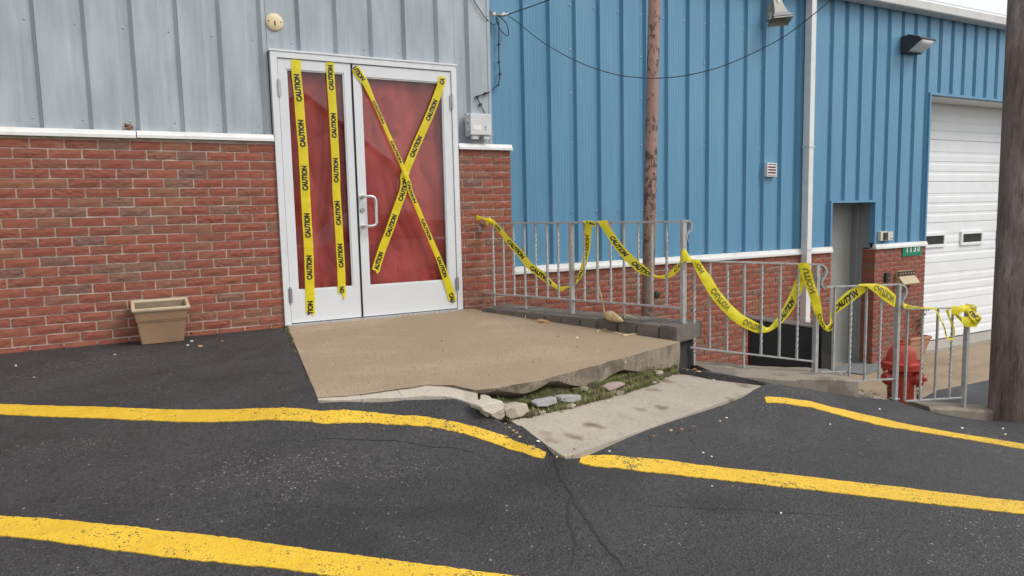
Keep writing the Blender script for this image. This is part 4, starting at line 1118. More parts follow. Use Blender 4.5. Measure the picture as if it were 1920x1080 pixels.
for i in range(len(ss)-1):
    a, b = ss[i]+0.003, ss[i+1]-0.003
    if b-a < 0.03: continue
    zt = 0.028+0.02*i/10+random.uniform(-.003, .003); w0 = 0.5*(q0s[i]+q0s[i+1])+random.uniform(-.004, .004); w1 = 0.17
    last = i == len(ss)-2
    bot = [rail1(a, w0, -0.072 if not last else -0.068), rail1(b, w0, -0.072 if not last else -0.068), rail1(b, w1, -0.072), rail1(a, w1, -0.072)]
    top = [rail1(a, w0+0.004, zt), rail1(b, w0+0.004, zt), rail1(b, w1, zt), rail1(a, w1, zt)]
    if np.cross(bot[1]-bot[0], bot[3]-bot[0])[2] < 0: bot = [bot[k] for k in (0, 3, 2, 1)]; top = [top[k] for k in (0, 3, 2, 1)]
    m = MB(); m.hexa(bot, top)
    me = m.mesh('curb_block', 'curb_concrete', root_off(curb)); bm = bmesh.new(); bm.from_mesh(me)
    bmesh.ops.bevel(bm, geom=list(bm.edges), offset=0.008, segments=2, affect='EDGES')
    bmesh.ops.subdivide_edges(bm, edges=[e for e in bm.edges if e.calc_length() > 0.07], cuts=3, use_grid_fill=True)
    off = Vector(root_off(curb))
    for v in bm.verts: v.co += Vector(noise.noise_vector((v.co+off)*15))*0.0035
    bm.to_mesh(me); bm.free()
    o = bpy.data.objects.new('curb_block', me); COL.objects.link(o); o.parent = curb
mb = MB(); mb.hexa([rail1(0.02, -0.06, -1.5), rail1(S_END-0.05, -0.06, -1.5), rail1(S_END-0.05, 0.12, -1.5), rail1(0.02, 0.12, -1.5)], [rail1(0.02, -0.06, -0.073), rail1(S_END-0.05, -0.06, -0.073), rail1(S_END-0.05, 0.12, -0.073), rail1(0.02, 0.12, -0.073)])
mb.build('retaining_wall', 'wall_black', curb)

# concrete edging under the second and third railing
P2 = at_d(1533, 700, 5.45); P3 = at_d(1679, 747, 5.70); P4 = at_d(1808, 762, 5.92)
d2 = np.array([P2[0]-P1[0], P2[1]-P1[1], 0]); d2 /= np.linalg.norm(d2); n2 = np.array([d2[1], -d2[0], 0])       # n2 points towards the camera
if n2@(CAM-P2) < 0: n2 = -n2
ec = thing('concrete_edging', (P1+P2)/2+np.array([0, 0, -0.5]), 'worn concrete edging under the second railing panel, stepping down to the right', 'edging')
def edging(name, A, B, za, zb, w0, w1, bot, parent, mat='edge_concrete'):
    m = MB(); d = np.array([B[0]-A[0], B[1]-A[1], 0]); d /= np.linalg.norm(d); nn = np.array([d[1], -d[0], 0])
    if nn@(CAM-A) < 0: nn = -nn
    L = np.linalg.norm((B-A)[:2]); k = max(2, int(L/0.08)); V = []; F = []
    for i in range(k+1):
        t = i/k; c = A*(1-t)+B*t; z = za*(1-t)+zb*t+0.008*noise.noise(Vector((c[0]*6, c[1]*6, 1)))
        e0 = 0.012*noise.noise(Vector((c[0]*9, c[1]*9, 4)))
        for q, h in ((w0+e0+0.01, bot), (w0+e0, z-0.02), (w0+e0-0.015, z), (-w1, z), (-w1, bot)): V.append((c[0]+nn[0]*q, c[1]+nn[1]*q, h))
    F = [(i*5+j, i*5+j+1, (i+1)*5+j+1, (i+1)*5+j) for i in range(k) for j in range(4)]+[(0, 1, 2, 3, 4), tuple(k*5+j for j in range(4, -1, -1))]
    m.add(V, F); return m.build(name, mat, parent)
A0 = np.array([P1[0], P1[1], 0])+d2*0.10; B0 = np.array([P2[0], P2[1], 0])
edging('edge_slab', A0, A0*0.35+B0*0.65, -0.262, -0.355, 0.26, 0.16, -1.5, ec)
edging('edge_slab', A0*0.345+B0*0.655, B0+d2*0.20, -0.356, P2[2]-0.012, 0.20, 0.17, -1.5, ec)
C3 = np.array([P3[0], P3[1], 0]); C4 = np.array([P4[0], P4[1], 0])
edging('lower_edge_slab', B0+d2*0.23, C3+np.array([0.04, 0, 0]), P2[2]-0.12, P3[2]-0.04, 0.07, 0.2, -1.5, ec)
pe = at_d(1735, 760, 5.78); pe2 = at_d(1875, 790, 6.02)
edging('lower_edge_slab', np.array([pe[0], pe[1], 0]), np.array([pe2[0], pe2[1], 0]), P4[2]+0.055, P4[2]-0.06, 0.05, 0.17, -1.5, ec)
edging('lower_edge_slab', np.array([pe2[0], pe2[1], 0])+np.array([.01, -.003, 0]), np.array([8.4, -3.75, 0]), P4[2]-0.06, -1.02, 0.05, 0.17, -1.5, ec)
# mossy rubble in the step under the third railing
bp = []
mp = []
for i in range(60):
    t = random.random(); c = (B0+d2*0.25)*(1-t)+C3*t; mp.append((c[0]+random.uniform(-.06, .06), c[1]+random.uniform(-.06, .04), P2[2]-0.115+(P3[2]-0.04-P2[2]+0.115)*t))
blades('moss_tufts', mp, 'grass_blade', 0.015, 'green moss on the low step under the third railing panel', 'moss')

# black board and dark block standing behind the railing
zb4 = zz(1400, 450, 4)
def board(name, mat, pts, depth, thick, label, cat):
    P = [at_d(*p, depth) for p in pts]; back = np.array([0.55, 0.83, 0])*thick
    c = (P[0]+P[1])/2
    m = MB(); m.hexa([P[0], P[1], P[1]+back, P[0]+back], [P[3], P[2], P[2]+back, P[3]+back])
    return m, c
bt = thing('black_board', at_d(1470, 700, 6.15), 'black panel with weathered brown top leaning behind the second railing panel', 'board')
m, _ = board('panel', 'black_board', [(1411, 692), (1540, 711), (1540, 619), (1411, 602)], 6.15, 0.16, '', ''); 
V = [np.array(v) for v in m.v]; m = MB(); low_ = [np.array([v[0], v[1], DRV]) for v in V[:4]]; m.hexa(low_, V[4:8]); m.build('panel', 'black_board', bt)
P = [at_d(*p, 6.149) for p in ((1409, 600), (1542, 617.5))]; bk = np.array([0.55, 0.83, 0])*0.30; up = np.array([0, 0, 0.012])
m = MB(); m.hexa([P[0], P[1], P[1]+bk, P[0]+bk], [P[0]+up, P[1]+up, P[1]+bk+up, P[0]+bk+up]); m.build('cap', 'brown_board', bt)
m, c = board('dark_block', 'wall_black', [(1541, 722), (1560, 724), (1560, 610), (1541, 610)], 6.1, 0.25, '', '')
V = [np.array(v) for v in m.v]; m = MB(); m.hexa([np.array([v[0], v[1], DRV]) for v in V[:4]], V[4:8])
o = m.build('concrete_post', 'wall_black', loc=tuple(c)); tag(o, 'narrow dark rough concrete post at the right end of the black board', 'post')

# ================================================================== wrought iron railing
rl = thing('metal_railing', P1, 'grey painted metal handrail stepping down beside the slab in four panels', 'railing')
PW = 0.0165
def post(P, ztop, w=PW, name='post'):
    m = MB(); m.box((P[0]-w, P[1]-w, P[2]-0.06), (P[0]+w, P[1]+w, ztop)); m.box((P[0]-w-0.003, P[1]-w-0.003, ztop), (P[0]+w+0.003, P[1]+w+0.003, ztop+0.004))
    m.box((P[0]-w-0.012, P[1]-w-0.012, P[2]-0.004), (P[0]+w+0.012, P[1]+w+0.012, P[2]+0.004))
    return m.build(name, 'rail_paint', rl, bevel=0.0015)
def bar(A, B, w, h, name, parent=rl):
    A = np.asarray(A, float); B = np.asarray(B, float); d = B-A; L = np.linalg.norm(d); d /= L
    s = np.cross(d, [0, 0, 1.0]); s /= np.linalg.norm(s); u = np.cross(s, d)
    m = MB(); m.obox((A+B)/2, d*L/2, s*w/2, u*h/2); return m.build(name, 'rail_paint', rl, bevel=0.0012)
def picket(P, z0, z1, twisted):
    m = MB(); h = 0.0075
    if not twisted: m.box((P[0]-h, P[1]-h, z0), (P[0]+h, P[1]+h, z1))
    else:
        n = int((z1-z0)/0.011); V = []
        for i in range(n+1):
            z = z0+(z1-z0)*i/n; f = (z-z0)/(z1-z0); a = 0.0 if f < 0.1 else (f-0.1)/0.8*(z1-z0)*0.8/0.085*math.pi if f < 0.9 else (z1-z0)*0.8/0.085*math.pi
            for k in range(4):
                an = a+math.pi/4+k*math.pi/2; V.append((P[0]+math.cos(an)*h*1.38, P[1]+math.sin(an)*h*1.38, z))
        m.add(V, [(i*4+k, i*4+(k+1) % 4, (i+1)*4+(k+1) % 4, (i+1)*4+k) for i in range(n) for k in range(4)]+[(3, 2, 1, 0), tuple(n*4+k for k in range(4))])
    return m.build('baluster', 'rail_paint', rl)
def scroll(pix, pl, w=0.030):
    """lamb's-tongue end of a handrail: flat bar bent down"""
    pts = [at_plane(p[0], p[1], pl[0], pl[1]) for p in pix]
    # smooth the curve
    Q = []
    for i in range(len(pts)-1):
        p0 = pts[max(i-1, 0)]; p1 = pts[i]; p2 = pts[i+1]; p3 = pts[min(i+2, len(pts)-1)]
        for t in np.linspace(0, 1, 6)[:-1]:
            Q.append(0.5*((2*p1)+(-p0+p2)*t+(2*p0-5*p1+4*p2-p3)*t*t+(-p0+3*p1-3*p2+p3)*t**3))
    Q.append(pts[-1]); nrm = np.asarray(pl[1], float)/np.linalg.norm(pl[1]); m = MB(); V = []
    n = len(Q)
    for i in range(n):
        t = Q[min(i+1, n-1)]-Q[max(i-1, 0)]; t /= np.linalg.norm(t); up = np.cross(nrm, t); up /= np.linalg.norm(up)
        ww = w/2*(1.0 if i < n-6 else 1.0-0.35*(i-n+6)/6)
        for a, b in ((-1, -1), (1, -1), (1, 1), (-1, 1)): V.append(Q[i]+nrm*ww*a+up*0.0065*b)
    m.add(V, [(i*4+k, i*4+(k+1) % 4, (i+1)*4+(k+1) % 4, (i+1)*4+k) for i in range(n-1) for k in range(4)]+[(3, 2, 1, 0), tuple((n-1)*4+k for k in range(4))])
    return m.build('scroll_end', 'rail_paint', rl, smooth=False)
z4 = zz(860, 360, 3.857); z5 = zz(1260, 460, 4.153); z6 = zz(1500, 350, 2.4); z7 = zz(1480, 600, 6.75); z8 = zz(1660, 540, 4.154)
PL1 = (np.array([ATT[0], ATT[1], 0.4]), -RQ)
PL2 = (P1, n2)
d3 = np.array([P3[0]-P2[0], P3[1]-P2[1], 0]); d3 /= np.linalg.norm(d3); n3 = np.array([d3[1], -d3[0], 0]); n3 = n3 if n3@(CAM-P2) > 0 else -n3
d4 = np.array([P4[0]-P3[0], P4[1]-P3[1], 0]); d4 /= np.linalg.norm(d4); n4 = np.array([d4[1], -d4[0], 0]); n4 = n4 if n4@(CAM-P3) > 0 else -n4
PL3, PL4 = (P2, n3), (P3, n4)
def onp(pl, p): return at_plane(p[0], p[1], pl[0], pl[1])
# panel 1
zt1 = 0.782
E1 = np.array([P1[0], P1[1], zt1])
bar(rail1(0.0, 0, zt1), E1+RP*0.005, 0.034, 0.013, 'top_rail')
zb1 = at_plane(*z4(1605, 838), *PL1)[2]
bar(rail1(-0.0, 0, 0.135), np.array([P1[0], P1[1], zb1]), 0.024, 0.013, 'bottom_rail')
post(P1, zt1-0.008)
pm = onp(PL1, z4(822, 890)); post(pm, zt1-0.008)
for i, (x, tw, long_) in enumerate([(250, 1, 1), (325, 0, 0), (398, 1, 0), (478, 0, 1), (557, 1, 0), (640, 0, 0), (720, 1, 0), (908, 1, 0), (1003, 0, 0), (1099, 1, 0), (1195, 0, 1), (1298, 1, 0), (1398, 0, 0), (1504, 1, 0)]):
    p = onp(PL1, z4(x, 450)); s = float((p-rail1(0, 0, 0))@RP); f = s/RLEN
    zb = 0.135*(1-f)+zb1*f
    picket(rail1(s, 0, 0), 0.02 if long_ else zb, zt1-0.006, tw)
scroll([z4(1612, 209), z4(1655, 208), z4(1678, 226), z4(1680, 258), z4(1660, 290), z4(1645, 315), z4(1650, 345), z4(1660, 364)], (P1+np.array([0, 0, 0.7]), n2))
m = MB(); p = rail1(0.0, 0, 0.72); m.box((p[0]-0.05, -0.008, 0.70), (p[0]-0.015, 0.003, 0.755)); m.tube([(p[0]-0.032, -0.012, 0.728), (p[0]-0.032, 0.0, 0.728)], 0.008, 8); m.build('wall_bracket', 'steel', rl)
# panel 2
a = onp(PL2, z5(85, 117)); b = onp(PL2, z5(1135, 149)); bar(a, b, 0.030, 0.012, 'top_rail'); T2a, T2b = a, b
a2 = onp(PL2, z5(140, 794)); b2 = onp(PL2, z5(1110, 905)); bar(a2, b2, 0.022, 0.011, 'bottom_rail')
P2t = onp(PL2, z5(1130, 150)); P2f = np.array([P2t[0], P2t[1], P2[2]]); post(P2f, P2t[2]-0.006)
def lerp_z(a, b, p, d):
    t = ((p-a)@d)/((b-a)@d); return a[2]*(1-t)+b[2]*t
for x, tw, lg in ((172, 1, 935), (293, 0, 0), (430, 1, 0), (561, 0, 970), (697, 1, 0), (839, 0, 0), (978, 1, 0)):
    p = onp(PL2, z5(x, 500)); zt = lerp_z(a, b, p, d2); zb = lerp_z(a2, b2, p, d2)
    if lg: zb = onp(PL2, z5(x+4, lg))[2]
    picket(p, zb, zt, tw)
scroll([z5(1130, 150), z5(1165, 152), z5(1192, 180), z5(1196, 215), z5(1172, 262), z5(1158, 295), z5(1168, 322), z5(1190, 336)], PL2)
# panel 3
a = onp(PL3, z6(115, 451)); b = onp(PL3, z6(438, 440)); bar(a, b, 0.030, 0.012, 'top_rail'); T3a, T3b = a, b
q1 = onp(PL3, z7(382, 657)); q2 = onp(PL3, z7(706, 655)); q3 = onp(PL3, z7(704, 785)); q4 = onp(PL3, z7(1335, 744))
bar(q1, q2, 0.022, 0.011, 'bottom_rail'); bar(q3, q4, 0.022, 0.011, 'bottom_rail')
m = MB(); m.box((q2[0]-0.007, q2[1]-0.007, q3[2]-0.006), (q2[0]+0.007, q2[1]+0.007, q2[2]+0.006)); m.build('offset_link', 'rail_paint', rl)
P3t = onp(PL3, z7(1350, 500)); P3f = np.array([P3t[0], P3t[1], P3[2]]); post(P3f, b[2]-0.006)
for x, tw, first in ((560, 0, 1), (768, 1, 0), (960, 0, 0), (1145, 1, 0)):
    p = onp(PL3, z7(x, 300)); zt = lerp_z(a, b, p, d3); zb = q2[2] if first else lerp_z(q3, q4, p, d3); picket(p, zb, zt, tw)
scroll([z6(430, 440), z6(455, 441), z6(472, 455), z6(474, 480), z6(460, 510), z6(455, 532), z6(466, 545)], PL3)
# panel 4
a = onp(PL4, z8(118, 165)); b = onp(PL4, z8(630, 153)); bar(a, b, 0.030, 0.012, 'top_rail'); T4a, T4b = a, b
q1 = onp(PL4, z8(160, 881)); q2 = onp(PL4, z8(612, 853)); bar(q1, q2, 0.022, 0.011, 'bottom_rail')
P4t = onp(PL4, z8(630, 400)); P4f = np.array([P4t[0], P4t[1], onp(PL4, z8(617, 957))[2]]); post(P4f, b[2]-0.006)
for x, tw in ((164, 0), (282, 1), (397, 0), (512, 1)):
    p = onp(PL4, z8(x, 500)); picket(p, lerp_z(q1, q2, p, d4), lerp_z(a, b, p, d4), tw)
scroll([z8(625, 152), z8(660, 151), z8(682, 158), z8(694, 178), z8(690, 200)], PL4)

# ================================================================== poles
rp = thing('rusty_pole', (4.83, -0.65, DRV), 'rusty pinkish brown steel pole behind the first railing panel', 'pole')
lean = np.array([at_d(1227, 0, 6.70), at_d(1214, 595, 6.70)]); dirp = (lean[0]-lean[1])/np.linalg.norm(lean[0]-lean[1])
base = lean[1]-dirp*((lean[1][2]-DRV)/dirp[2]); topp = lean[1]+dirp*((4.2-lean[1][2])/dirp[2])
mb = MB(); N_ = 40; mb.tube([base*(1-i/N_)+topp*i/N_ for i in range(N_+1)], 0.0575, 24); mb.build('pipe', 'flaking_paint', rp, smooth=True)
for f, hh in ((0.725, 0.03), (0.36, 0.025), (0.87, 0.02)):
    c = base*(1-f)+topp*f; mb = MB(); mb.tube([c, c+dirp*hh], 0.0592, 24); mb.build('pipe_collar', 'flaking_paint', rp, smooth=True)
up_ = thing('utility_pole', (6.92, -2.78, -0.95), 'thick weathered wooden utility pole at the right edge of the lot', 'utility pole')
mb = MB(); V = []; n = 36
b0 = at_d(1859, 785, 5.95); t0 = at_d(1896, 0, 5.95); sdir = t0-b0; sdir /= sdir[2]
rt, rbm = 0.142, 0.168
side = _r/np.linalg.norm(_r[:2]); side = np.array([side[0], side[1], 0]); side /= np.linalg.norm(side)
path, rad = [], []
for i in range(61):
    z = -1.3+i*(6.6/60); r = rbm+(rt-rbm)*(z-b0[2])/(t0[2]-b0[2]); r = max(r, 0.11)
    L = b0+sdir*(z-b0[2]); path.append(L+side*r); rad.append(r)
for i, (c, r) in enumerate(zip(path, rad)):
    for k in range(n):
        an = 2*math.pi*k/n; q = r*(1+0.035*noise.noise(Vector((math.cos(an)*2.6, math.sin(an)*2.6, c[2]*0.5)))+0.02*noise.noise(Vector((math.cos(an)*11, math.sin(an)*11, c[2]*0.7))))
        V.append((c[0]+math.cos(an)*q, c[1]+math.sin(an)*q, c[2]))
mb.add(V, [(i*n+k, i*n+(k+1) % n, (i+1)*n+(k+1) % n, (i+1)*n+k) for i in range(60) for k in range(n)]+[tuple(60*n+k for k in range(n))])
mb.build('trunk', 'pole_wood', up_, smooth=True)

# ================================================================== fire hydrant
hb = at_d(1688, 745, 6.35); hx, hy = hb[0], hb[1]; hz = DRV+0.06
zt_ = at_d(1688, 636, 6.35)[2]
hd = thing('fire_hydrant', (hx, hy, hz), 'red fire hydrant behind the fourth railing panel', 'fire hydrant')
H = zt_-hz
fl = at_d(1688, 684, 6.35)[2]; S = 0.166
mb = MB(); mb.lathe([(0.155, 0), (0.155, 0.03), (0.112, 0.035), (0.106, 0.1), (0.106, fl-hz-0.05), (0.118, fl-hz-0.02)], (hx, hy, hz), 28); mb.build('barrel', 'hydrant_red', hd, smooth=True)
mb = MB(); mb.lathe([(0.12, -0.04), (0.150, -0.032), (0.166, -0.022), (0.168, 0.004), (0.160, 0.008), (0.160, 0.012), (0.168, 0.016), (0.168, 0.036), (0.150, 0.044), (0.125, 0.046)], (hx, hy, fl), 32); mb.build('flange', 'hydrant_red', hd, smooth=True)
bh = zt_-fl-0.046
mb = MB(); mb.lathe([(0.124, 0), (0.122, 0.02), (0.116, bh*0.36), (0.100, bh*0.58), (0.074, bh*0.73), (0.045, bh*0.785), (0.045, bh*0.88), (0.036, bh*0.90)], (hx, hy, fl+0.046), 28); mb.build('bonnet', 'hydrant_red', hd, smooth=True)
mb = MB(); mb.lathe([(0.030, 0), (0.027, bh*0.14)], (hx, hy, fl+0.046+bh*0.89), 5); mb.build('operating_nut', 'hydrant_red', hd)
hs = np.array([_r[0], _r[1], 0]); hs /= np.linalg.norm(hs)
hf = np.array([hs[1], -hs[0], 0])
znz = at_d(1688, 706, 6.35)[2]
def nozzle(dv, r, ln):
    c = np.array([hx, hy, znz]); m = MB()
    m.lathe([(r*1.05, 0.07), (r, 0.10), (r, 0.125)], c, 18, dv); nb_ = m.build('nozzle', 'hydrant_red', hd, smooth=True)
    m = MB(); m.lathe([(r*1.22, 0), (r*1.22, 0.035), (r*1.05, 0.045), (r*0.9, 0.052)], c+dv*0.122, 18, dv); m.lathe([(r*0.32, 0), (r*0.3, 0.03)], c+dv*0.172, 5, dv); m.build('hose_cap', 'hydrant_red', nb_, smooth=True)
    # chain
    m = MB(); p0 = c+dv*0.145+np.array([0, 0, -r*1.2]); p1 = c+dv*0.10+np.array([0, 0, -r*1.1])+hf*0.05
    for i in range(9):
        t = i/8; q = p0*(1-t)+p1*t+np.array([0, 0, -0.10*math.sin(t*math.pi)]); tt_ = np.array([math.cos(i*1.57), math.sin(i*1.57), 0.0])*0.006
        m.tube([q-tt_+np.array([0, 0, .009]), q+tt_+np.array([0, 0, .009]), q+tt_-np.array([0, 0, .009]), q-tt_-np.array([0, 0, .009]), q-tt_+np.array([0, 0, .009])], 0.0026, 5)
    m.build('chain', 'chain', nb_)
nozzle(-hs*0.98+hf*0.2, 0.045, 1); nozzle((hs*0.8+hf*0.6), 0.058, 1); 
mb = MB()
for k in range(8):
    an = k*math.pi/4+0.2; mb.lathe([(0.013, -0.052), (0.013, 0.054)], (hx+math.cos(an)*0.146, hy+math.sin(an)*0.146, fl), 6)
mb.build('bolt', 'hydrant_red', hd)

# ================================================================== planters
def pot(name, c, bw_, bd, tw_, td, h, rot, mats, label, rimh=0.05, taper_rim=0.012, wall=0.012, fill=None, cat='planter'):
    t = thing(name, c, label, cat); t.rotation_euler = (0, 0, rot)
    def ring(w, d, z): return [(-w/2, -d/2, z), (w/2, -d/2, z), (w/2, d/2, z), (-w/2, d/2, z)]
    def loft(rings):
        m = MB(); V = [p for r in rings for p in r]; m.add(V, [(i*4+k, i*4+(k+1) % 4, (i+1)*4+(k+1) % 4, (i+1)*4+k) for i in range(len(rings)-1) for k in range(4)]); return m
    def fin(m, nm, mat, bev=0.006):
        me = m.mesh(nm, mat); bm = bmesh.new(); bm.from_mesh(me)
        if bev: bmesh.ops.bevel(bm, geom=[e for e in bm.edges if len(e.link_faces) == 2 and e.calc_face_angle(0) > 0.5], offset=bev, segments=2, affect='EDGES')
        bm.to_mesh(me); bm.free(); o = bpy.data.objects.new(nm, me); COL.objects.link(o); o.parent = t; return o
    zr = h-rimh
    lw = lambda z: bw_+(tw_-bw_)*z/h; ld = lambda z: bd+(td-bd)*z/h
    zb = zr-0.075
    m = loft([ring(bw_-0.01, bd-0.01, 0.012), ring(bw_, bd, 0), ring(lw(zb), ld(zb), zb), ring(lw(zb)+0.010, ld(zb)+0.010, zb+0.004), ring(lw(zr)+0.010, ld(zr)+0.010, zr)])
    m.add(ring(bw_-0.01, bd-0.01, 0.012), [(3, 2, 1, 0)]); fin(m, 'body', mats[0])
    m = loft([ring(lw(zr)+0.008, ld(zr)+0.008, zr-0.004), ring(tw_+0.024, td+0.024, zr+0.008), ring(tw_+0.030, td+0.030, h-0.006), ring(tw_+0.022, td+0.022, h), ring(tw_-0.012, td-0.012, h), ring(tw_-0.022, td-0.022, h-0.012)]); fin(m, 'rim', mats[1], 0.004)
    m = loft([ring(tw_-0.022, td-0.022, h-0.012), ring(lw(h*0.45)-0.02, ld(h*0.45)-0.02, h*0.45), ]); m.add(ring(lw(h*0.45)-0.02, ld(h*0.45)-0.02, h*0.45), [(0, 1, 2, 3)]); fin(m, 'inside', mats[2], 0)
    if fill is not None:
        m = MB(); m.add(ring(lw(fill)-0.03, ld(fill)-0.03, fill), [(0, 1, 2, 3)]); fin(m, 'soil', mats[3], 0)
    return t
pl0 = on_ground(267, 644); pl1 = on_ground(344, 640)
# front edge of the planter base from (267,645) to (344,638)
w = np.linalg.norm((pl1-pl0)[:2]); ang = math.atan2(pl1[1]-pl0[1], pl1[0]-pl0[0])
topL, topR = at_y(248, 576, pl0[1]-0.05), at_y(357, 567, pl0[1]-0.05)
tw_ = np.linalg.norm((topR-topL)[:2]); ph = at_y(303, 569, pl0[1]-0.05)[2]-pl0[2]
yfr = -0.165; tdp = 0.29; bdp = 0.13; cpt = np.array([(pl0[0]+pl1[0])/2, yfr+bdp/2, 0]); ang = 0.0
pot('tan_planter', (cpt[0], cpt[1], (pl0[2]+pl1[2])/2+0.008), w, bdp, tw_-0.03, tdp-0.06, ph, ang, ['tan_plastic', 'rim_plastic', 'tan_plastic_inside', 'soil'], 'empty tan plastic planter box against the brick wall', rimh=0.03).rotation_euler = (0.17, 0, 0)
pc = at_z(1722, 664, DRV)
e = on = at_d(1716, 640, 9.6)
pz = DRV
c0 = at_z(1722, 672, pz)
ptw = np.linalg.norm((at_d(1745, 632, (c0-CAM)@_f)-at_d(1684, 632, (c0-CAM)@_f)))
pth = at_d(1722, 630, (c0-CAM)@_f)[2]-pz
tp = pot('terracotta_planter', (c0[0], c0[1]+0.15, pz), 0.30, 0.28, 0.42, 0.38, pth, -0.12, ['terracotta', 'terracotta', 'soil', 'soil'], 'square terracotta planter with a small plant beside the garage door', fill=pth-0.04)
# the plant in it
pt = thing('plant', (c0[0]+0.12, c0[1]+0.15, pz+pth-0.045), 'small leafy green plant growing in the terracotta planter', 'plant')
ms, ml = MB(), MB(); rs = random.Random(4)
for i in range(9):
    a = rs.uniform(0, 6.28); L = rs.uniform(0.22, 0.46); b0_ = np.array([c0[0]+0.12+rs.uniform(-.05, .05), c0[1]+0.15+rs.uniform(-.05, .05), pz+pth-0.045]); sp = rs.uniform(0.2, 0.6)
    pts = [b0_+np.array([math.cos(a)*sp*L*t*t, math.sin(a)*sp*L*t*t, L*t]) for t in np.linspace(0, 1, 6)]
    ms.tube(pts, [0.004*(1-0.12*k) for k in range(6)], 5)
    for k in range(1, 6):
        for _ in range(4):
            p = pts[k]; d = np.array([rs.gauss(0, 1), rs.gauss(0, 1), rs.gauss(0.3, .6)]); d /= np.linalg.norm(d); s = np.cross(d, [rs.gauss(0, 1), rs.gauss(0, 1), 1.0]); s /= np.linalg.norm(s); l = rs.uniform(0.03, 0.06); nn = np.cross(d, s)*0.004
            ml.add([p, p+d*l*0.5+s*l*0.28+nn, p+d*l, p+d*l*0.5-s*l*0.28+nn], [(0, 1, 2), (0, 2, 3)])
ms.build('stem', 'stem', pt); ml.build('foliage', 'leaf', pt)
# door mat
q = [tuple(at_z(*p, DRV+0.016)[:2]) for p in ((1557, 693), (1610, 671), (1674, 683), (1622, 702))]
mb = MB(); mb.prism(q[::-1], DRV+0.002, DRV+0.016)
o = mb.build('door_mat', 'mat_grey', loc=(9.5, 0.4, DRV)); tag(o, 'grey door mat in front of the recessed grey side door', 'door mat')

# ================================================================== things mounted on the walls
# round disc cover
t = thing('cover_plate', (1.679, 0.03, 2.40), 'round cream cover plate with a rusty slot above the double doors', 'cover plate')
mb = MB(); mb.lathe([(0.066, 0), (0.067, 0.006), (0.060, 0.013), (0.03, 0.018), (0.0, 0.019)], (1.679, 0.034, 2.402), 32, (0, -1, 0)); mb.build('plate', 'cream', t, smooth=True)
mb = MB(); mb.box((1.674, 0.0125, 2.372), (1.684, 0.0165, 2.408)); mb.build('rust_slot', 'rust_mark', t)
for x in (1.632, 1.726):
    mb = MB(); mb.lathe([(0.006, 0), (0.006, 0.004)], (x, 0.022, 2.404), 8, (0, -1, 0)); mb.build('screw', 'chain', t)
# telephone junction box
jx0, jz1 = at_y(882, 212, -0.07)[0], at_y(882, 212, -0.07)[2]; jx1, jz0 = at_y(922, 260, -0.07)[0], at_y(922, 260, -0.07)[2]
t = thing('junction_box', ((jx0+jx1)/2, 0.03, jz0), 'grey-white telephone junction box on the wall right of the double doors', 'junction box')
mb = MB(); mb.box((jx0, -0.07, jz0+0.03), (jx1, -0.012, jz1)); mb.build('lid', 'light_plastic', t, bevel=0.008)
mb = MB(); mb.box((jx0-0.008, -0.0115, jz0+0.022), (jx1+0.006, 0.034, jz1+0.006)); mb.build('base', 'light_plastic', t, bevel=0.004)
for z in (0.35, 0.72):
    mb = MB(); mb.box((jx0-0.014, -0.045, jz0+(jz1-jz0)*z-0.014), (jx0-0.001, 0.0, jz0+(jz1-jz0)*z+0.014)); mb.build('hinge', 'light_plastic', t)
for ga, gz in ((jx0+0.02, jx0+0.085), (jx1-0.07, jx1-0.012)):
    mb = MB(); mb.box((ga, -0.055, jz0-0.006), (gz, -0.014, jz0+0.0285)); mb.build('cable_gland', 'light_plastic', t, bevel=0.004)
mb = MB(); mb.box((jx0+0.025, -0.0712, jz0+0.075), (jx0+0.105, -0.0703, jz0+0.115)); mb.build('label_plate', 'paint_chip_white', t)
mb = MB(); cxk = jx0+(jx1-jx0)*0.66; cz = jz0+(jz1-jz0)*0.42
mb.add([(cxk, -0.0705, cz+.016), (cxk+.016, -0.0705, cz+.018), (cxk+.010, -0.0705, cz), (cxk+.004, -0.0705, cz-.002)], [(0, 1, 2, 3)]); mb.add([(cxk+.002, -0.0705, cz-.010), (cxk+.016, -0.0705, cz-.008), (cxk+.012, -0.0705, cz-.026)], [(0, 1, 2)])
mb.build('printed_mark', 'black_plastic', t)
# loudspeaker horn
zh = zz(1280, 0, 3)
yh = YB
hm_ = at_y(*zh(499, 70), yh-0.005)
t = thing('horn_speaker', hm_, 'beige square horn loudspeaker high on the blue wall left of the downspout', 'loudspeaker')
hd_ = at_y(*zh(552, 118), yh-0.18); ht_ = at_y(*zh(527, 10), yh-0.09)
ax = ht_-hd_; Lh = np.linalg.norm(ax); ax = ax/Lh; sx = np.array([0.88, -0.47, 0.0]); sx -= ax*(sx@ax); sx /= np.linalg.norm(sx); sy = np.cross(ax, sx)
mb = MB(); V = []
prof = [(0.118, -0.01), (0.118, 0.0), (0.104, 0.03), (0.082, Lh*0.28), (0.066, Lh*0.52), (0.057, Lh*0.8), (0.052, Lh), (0.03, Lh+0.06)]
for w_, h_ in prof:
    for a, b in ((-1, -1), (1, -1), (1, 1), (-1, 1)): V.append(hd_+ax*h_+sx*w_*a+sy*w_*0.8*b)
mb.add(V, [(i*4+k, i*4+(k+1) % 4, (i+1)*4+(k+1) % 4, (i+1)*4+k) for i in range(len(prof)-1) for k in range(4)]+[tuple((len(prof)-1)*4+k for k in range(4))])
hb_ = mb.build('bell', 'horn_paint', t)
mb = MB(); V = [hd_+ax*0.012+sx*0.125*a+sy*0.10*b for a, b in ((-1, -1), (1, -1), (1, 1), (-1, 1))]+[hd_+ax*0.10+sx*0.07*a+sy*0.055*b for a, b in ((-1, -1), (1, -1), (1, 1), (-1, 1))]
